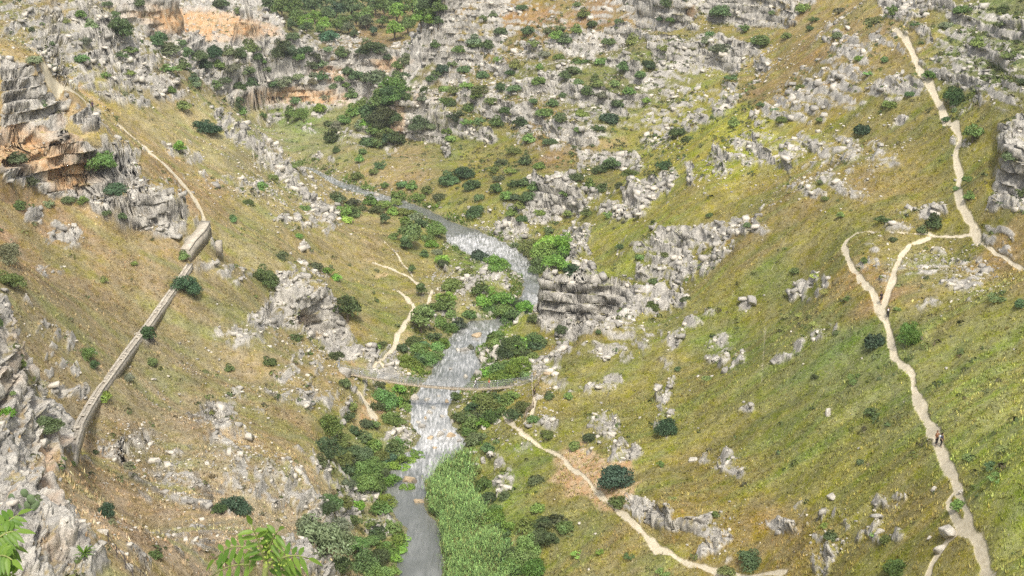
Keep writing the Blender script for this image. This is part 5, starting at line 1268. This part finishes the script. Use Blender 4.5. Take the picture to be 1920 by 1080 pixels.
# ================================================================== plants close to the viewpoint
ml = NT("fresh_leaf"); lt_ = ml.attr("leaf").outputs["Fac"]
c = ml.mix(lt_, (.095, .19, .03), (.20, .31, .05)); ml.color(c); ml.b.inputs["Roughness"].default_value = .42
tr = ml.n("ShaderNodeBsdfTranslucent"); ml.l(ml.hsv(c, v=1.3), tr.inputs["Color"]); mx = ml.n("ShaderNodeMixShader"); mx.inputs[0].default_value = .35
ml.l(ml.b.outputs[0], mx.inputs[1]); ml.l(tr.outputs[0], mx.inputs[2]); ml.l(mx.outputs[0], ml.t.nodes["Material Output"].inputs["Surface"]); MFR = ml.m
msx = NT("green_twig"); msx.color((.24, .27, .09)); MTW = msx.m
def leaflet(base, d, up, L, w, droop, tone, b, A):
    d = d / np.linalg.norm(d); sd = np.cross(d, up); sd /= np.linalg.norm(sd); nn = np.cross(sd, d)
    V = []; prof = [(0, .04), (.14, .62), (.35, 1.0), (.6, .86), (.82, .5), (1, .02)]
    for t, q_ in prof:
        c_ = base + d * L * t - np.array([0, 0, 1]) * droop * L * t * t
        V += [c_ - sd * w * q_ + nn * w * .35 * q_, c_, c_ + sd * w * q_ + nn * w * .35 * q_]
    F = [[i * 3 + k, i * 3 + k + 1, i * 3 + k + 4, i * 3 + k + 3] for i in range(5) for k in (0, 1)]
    b.add(V, F); A.append(np.full(18, tone))
def frond(b, tw, A, p0, p1, n, L, w, rise, r, dist):
    p0 = np.asarray(p0); p1 = np.asarray(p1); ax = p1 - p0; ln = np.linalg.norm(ax)
    pts = [p0 + ax * t + np.array([0, 0, rise * math.sin(math.pi * min(t, 1) * .85) * ln]) for t in np.linspace(0, 1, 9)]
    tw.tube(pts, list(np.linspace(.010, .004, 9)), 5)
    side = np.cross(ax / ln, [0, -.75, .65]); side /= np.linalg.norm(side)
    for i in range(n):
        t = .16 + .80 * i / n; c_ = np.array([np.interp(t, np.linspace(0, 1, 9), [q_[k] for q_ in pts]) for k in range(3)])
        for s in (-1, 1):
            d = side * s + ax / ln * r.uniform(.35, .65) + np.array([0, 0, r.uniform(-.25, .2)])
            leaflet(c_, d, np.array([0, -.6, .8]), L * r.uniform(.8, 1.1) * (1 - .35 * abs(t - .5)), w, r.uniform(.15, .4), r.uniform(0, 1), b, A)
    leaflet(pts[-1], pts[-1] - pts[-2], np.array([0, -.6, .8]), L, w, .2, .8, b, A)
def sprig(name, stem_px, fronds, yd, label, L, w, seed, flowers=()):
    r = np.random.default_rng(seed); b = MB(); tw = MB(); A = []
    for f in fronds:
        (u0, v0), (u1, v1), n, rise = f
        frond(b, tw, A, at_y(u0, v0, yd), at_y(u1, v1, yd + r.uniform(-.25, .25)), n, L, w, rise, r, yd)
    g0 = at_y(*stem_px[-1], yd); gx_, gy_ = g0[0] - .3, g0[1] + .2; gz = ground1(np.array([gx_]), np.array([gy_]))[0]
    root = empty(name, (gx_, gy_, gz))
    tw.tube([np.array([gx_, gy_, gz - .3])] + [at_y(u, v, yd) for u, v in stem_px[::-1]], [.05] + list(np.linspace(.035, .012, len(stem_px))), 7)
    def mk(rt):
        tw.build("stem", MTW, rt); b.build("leaves", MFR, rt, True, {"leaf": np.concatenate(A)})
        if flowers:
            fb = MB(); FA = []
            for (u, v, n, sp) in flowers:
                c0 = at_y(u, v, yd - .05)
                for _ in range(n):
                    q_ = c0 + r.normal(size=3) * sp * np.array([1, .7, .8]); leaflet(q_, r.normal(size=3), np.array([0.1, -.6, .8]), .022, .006, 0, 1.0, fb, FA)
            fb.build("flower_panicle", MFL, rt, False, {"leaf": np.concatenate(FA)})
    under(root, mk); tag(root, label, "plant"); return root
mfl = NT("yellow_green_bud"); mfl.color((.26, .34, .06)); MFL = mfl.m
sprig("leafy_shoot", [(500, 1030), (497, 1080), (490, 1150)],
      [((499, 1062), (472, 986), 5, .05), ((498, 1050), (404, 1064), 6, .28), ((480, 1060), (398, 1086), 4, .12), ((500, 1045), (522, 1000), 4, .12), ((500, 1062), (578, 1054), 5, .2), ((512, 1085), (548, 1060), 4, .1)],
      8.5, "bright green shoot with feather shaped leaves and yellow buds closest to the viewer", .135, .0185, 71, [(500, 1022, 26, .035), (510, 1045, 30, .045), (520, 1052, 20, .04), (494, 1008, 14, .03)])
sprig("leafy_shoot", [(-10, 1000), (-25, 1080), (-30, 1160)],
      [((-15, 1010), (34, 968), 5, .1), ((-15, 1020), (30, 1000), 5, .2), ((-20, 1040), (26, 1030), 6, .2), ((-20, 1060), (24, 1058), 6, .2), ((-20, 1075), (34, 1085), 6, .15), ((-15, 1000), (10, 975), 4, .1)],
      7.5, "bright green leafy sprig in front of the white cliff", .115, .018, 72)
# prickly pear and agave-like rosette on the near cliff
mk_ = NT("cactus_pad"); mk_.color(mk_.mix(mk_.noise(3, 3, .6, mk_.objpos()), (.10, .15, .07), (.16, .22, .11))); MCA = mk_.m
p = place(44, 985); ca = empty("prickly_pear", p)
def mkca(rt):
    r = np.random.default_rng(81)
    for k in range(13):
        lvl = k // 4; c0 = np.array([r.uniform(-1.1, 1.1), r.uniform(-.3, .3), .25 + .5 * lvl]); a = r.uniform(-.6, .6); yaw = r.uniform(-.7, .7)
        V = []; nn = 12
        for s in (-1, 1):
            for rg, th in ((1.0, .0), (.72, .06), (0.001, .075)):
                for j in range(nn):
                    t = 2 * math.pi * j / nn; x = .26 * rg * math.cos(t) * (1 + .2 * math.sin(t)); z = .40 * rg * math.sin(t) + .38
                    V.append((x, s * th, z))
        V = np.array(V); V[:, [0, 2]] = V[:, [0, 2]] @ np.array([[math.cos(a), -math.sin(a)], [math.sin(a), math.cos(a)]]); V[:, [0, 1]] = V[:, [0, 1]] @ np.array([[math.cos(yaw), -math.sin(yaw)], [math.sin(yaw), math.cos(yaw)]])
        F = []
        for s in (0, 1):
            for g in (0, 1):
                for j in range(nn):
                    a0 = s * 36 + g * 12; q_ = [a0 + j, a0 + (j + 1) % nn, a0 + 12 + (j + 1) % nn, a0 + 12 + j]; F.append(q_ if s else q_[::-1])
        b = MB(); b.add(V + c0 + p, F); b.build("pad", MCA, rt, True)
under(ca, mkca); tag(ca, "prickly pear with flat green pads growing on the near cliff ledge", "cactus")
p = place(160, 1068); ag = empty("agave", p)
def mkag(rt):
    r = np.random.default_rng(82); b = MB(); A = []
    for k in range(26):
        a = r.uniform(0, 6.28); e = r.uniform(.2, 1.2); leaflet(p + [0, 0, .1], np.array([math.cos(a) * math.cos(e), math.sin(a) * math.cos(e), math.sin(e)]), np.array([0.01, .02, 1.0]), r.uniform(.7, 1.2), .07, .25, r.uniform(0, .7), b, A)
    b.build("leaves", MFR, rt, True, {"leaf": np.concatenate(A)})
under(ag, mkag); tag(ag, "spiky green rosette plant under the layered grey boulder", "plant")
# ================================================================== thin summer haze in the gorge
lo_, hi_ = tverts.min(0) - [4, 4, 1.0], tverts.max(0) + [4, 4, 14]
hb = MB(); hb.hexa(np.array([[lo_[0], -25, lo_[2]], [hi_[0], -25, lo_[2]], [hi_[0], hi_[1], lo_[2]], [lo_[0], hi_[1], lo_[2]], [lo_[0], -25, hi_[2]], [hi_[0], -25, hi_[2]], [hi_[0], hi_[1], hi_[2]], [lo_[0], hi_[1], hi_[2]]]))
mh = bpy.data.materials.new("haze"); mh.use_nodes = True; nt_ = mh.node_tree
for n_ in list(nt_.nodes):
    if n_.type == 'BSDF_PRINCIPLED': nt_.nodes.remove(n_)
pv = nt_.nodes.new("ShaderNodeVolumePrincipled"); pv.inputs["Color"].default_value = (.86, .90, .95, 1); pv.inputs["Density"].default_value = 0.00014; pv.inputs["Anisotropy"].default_value = .2
nt_.links.new(pv.outputs[0], nt_.nodes["Material Output"].inputs["Volume"])
hz = hb.build("haze", mh); tag(hz, kind="stuff", label="thin pale summer haze filling the gorge", cat="haze")
print("haze box", lo_, hi_)
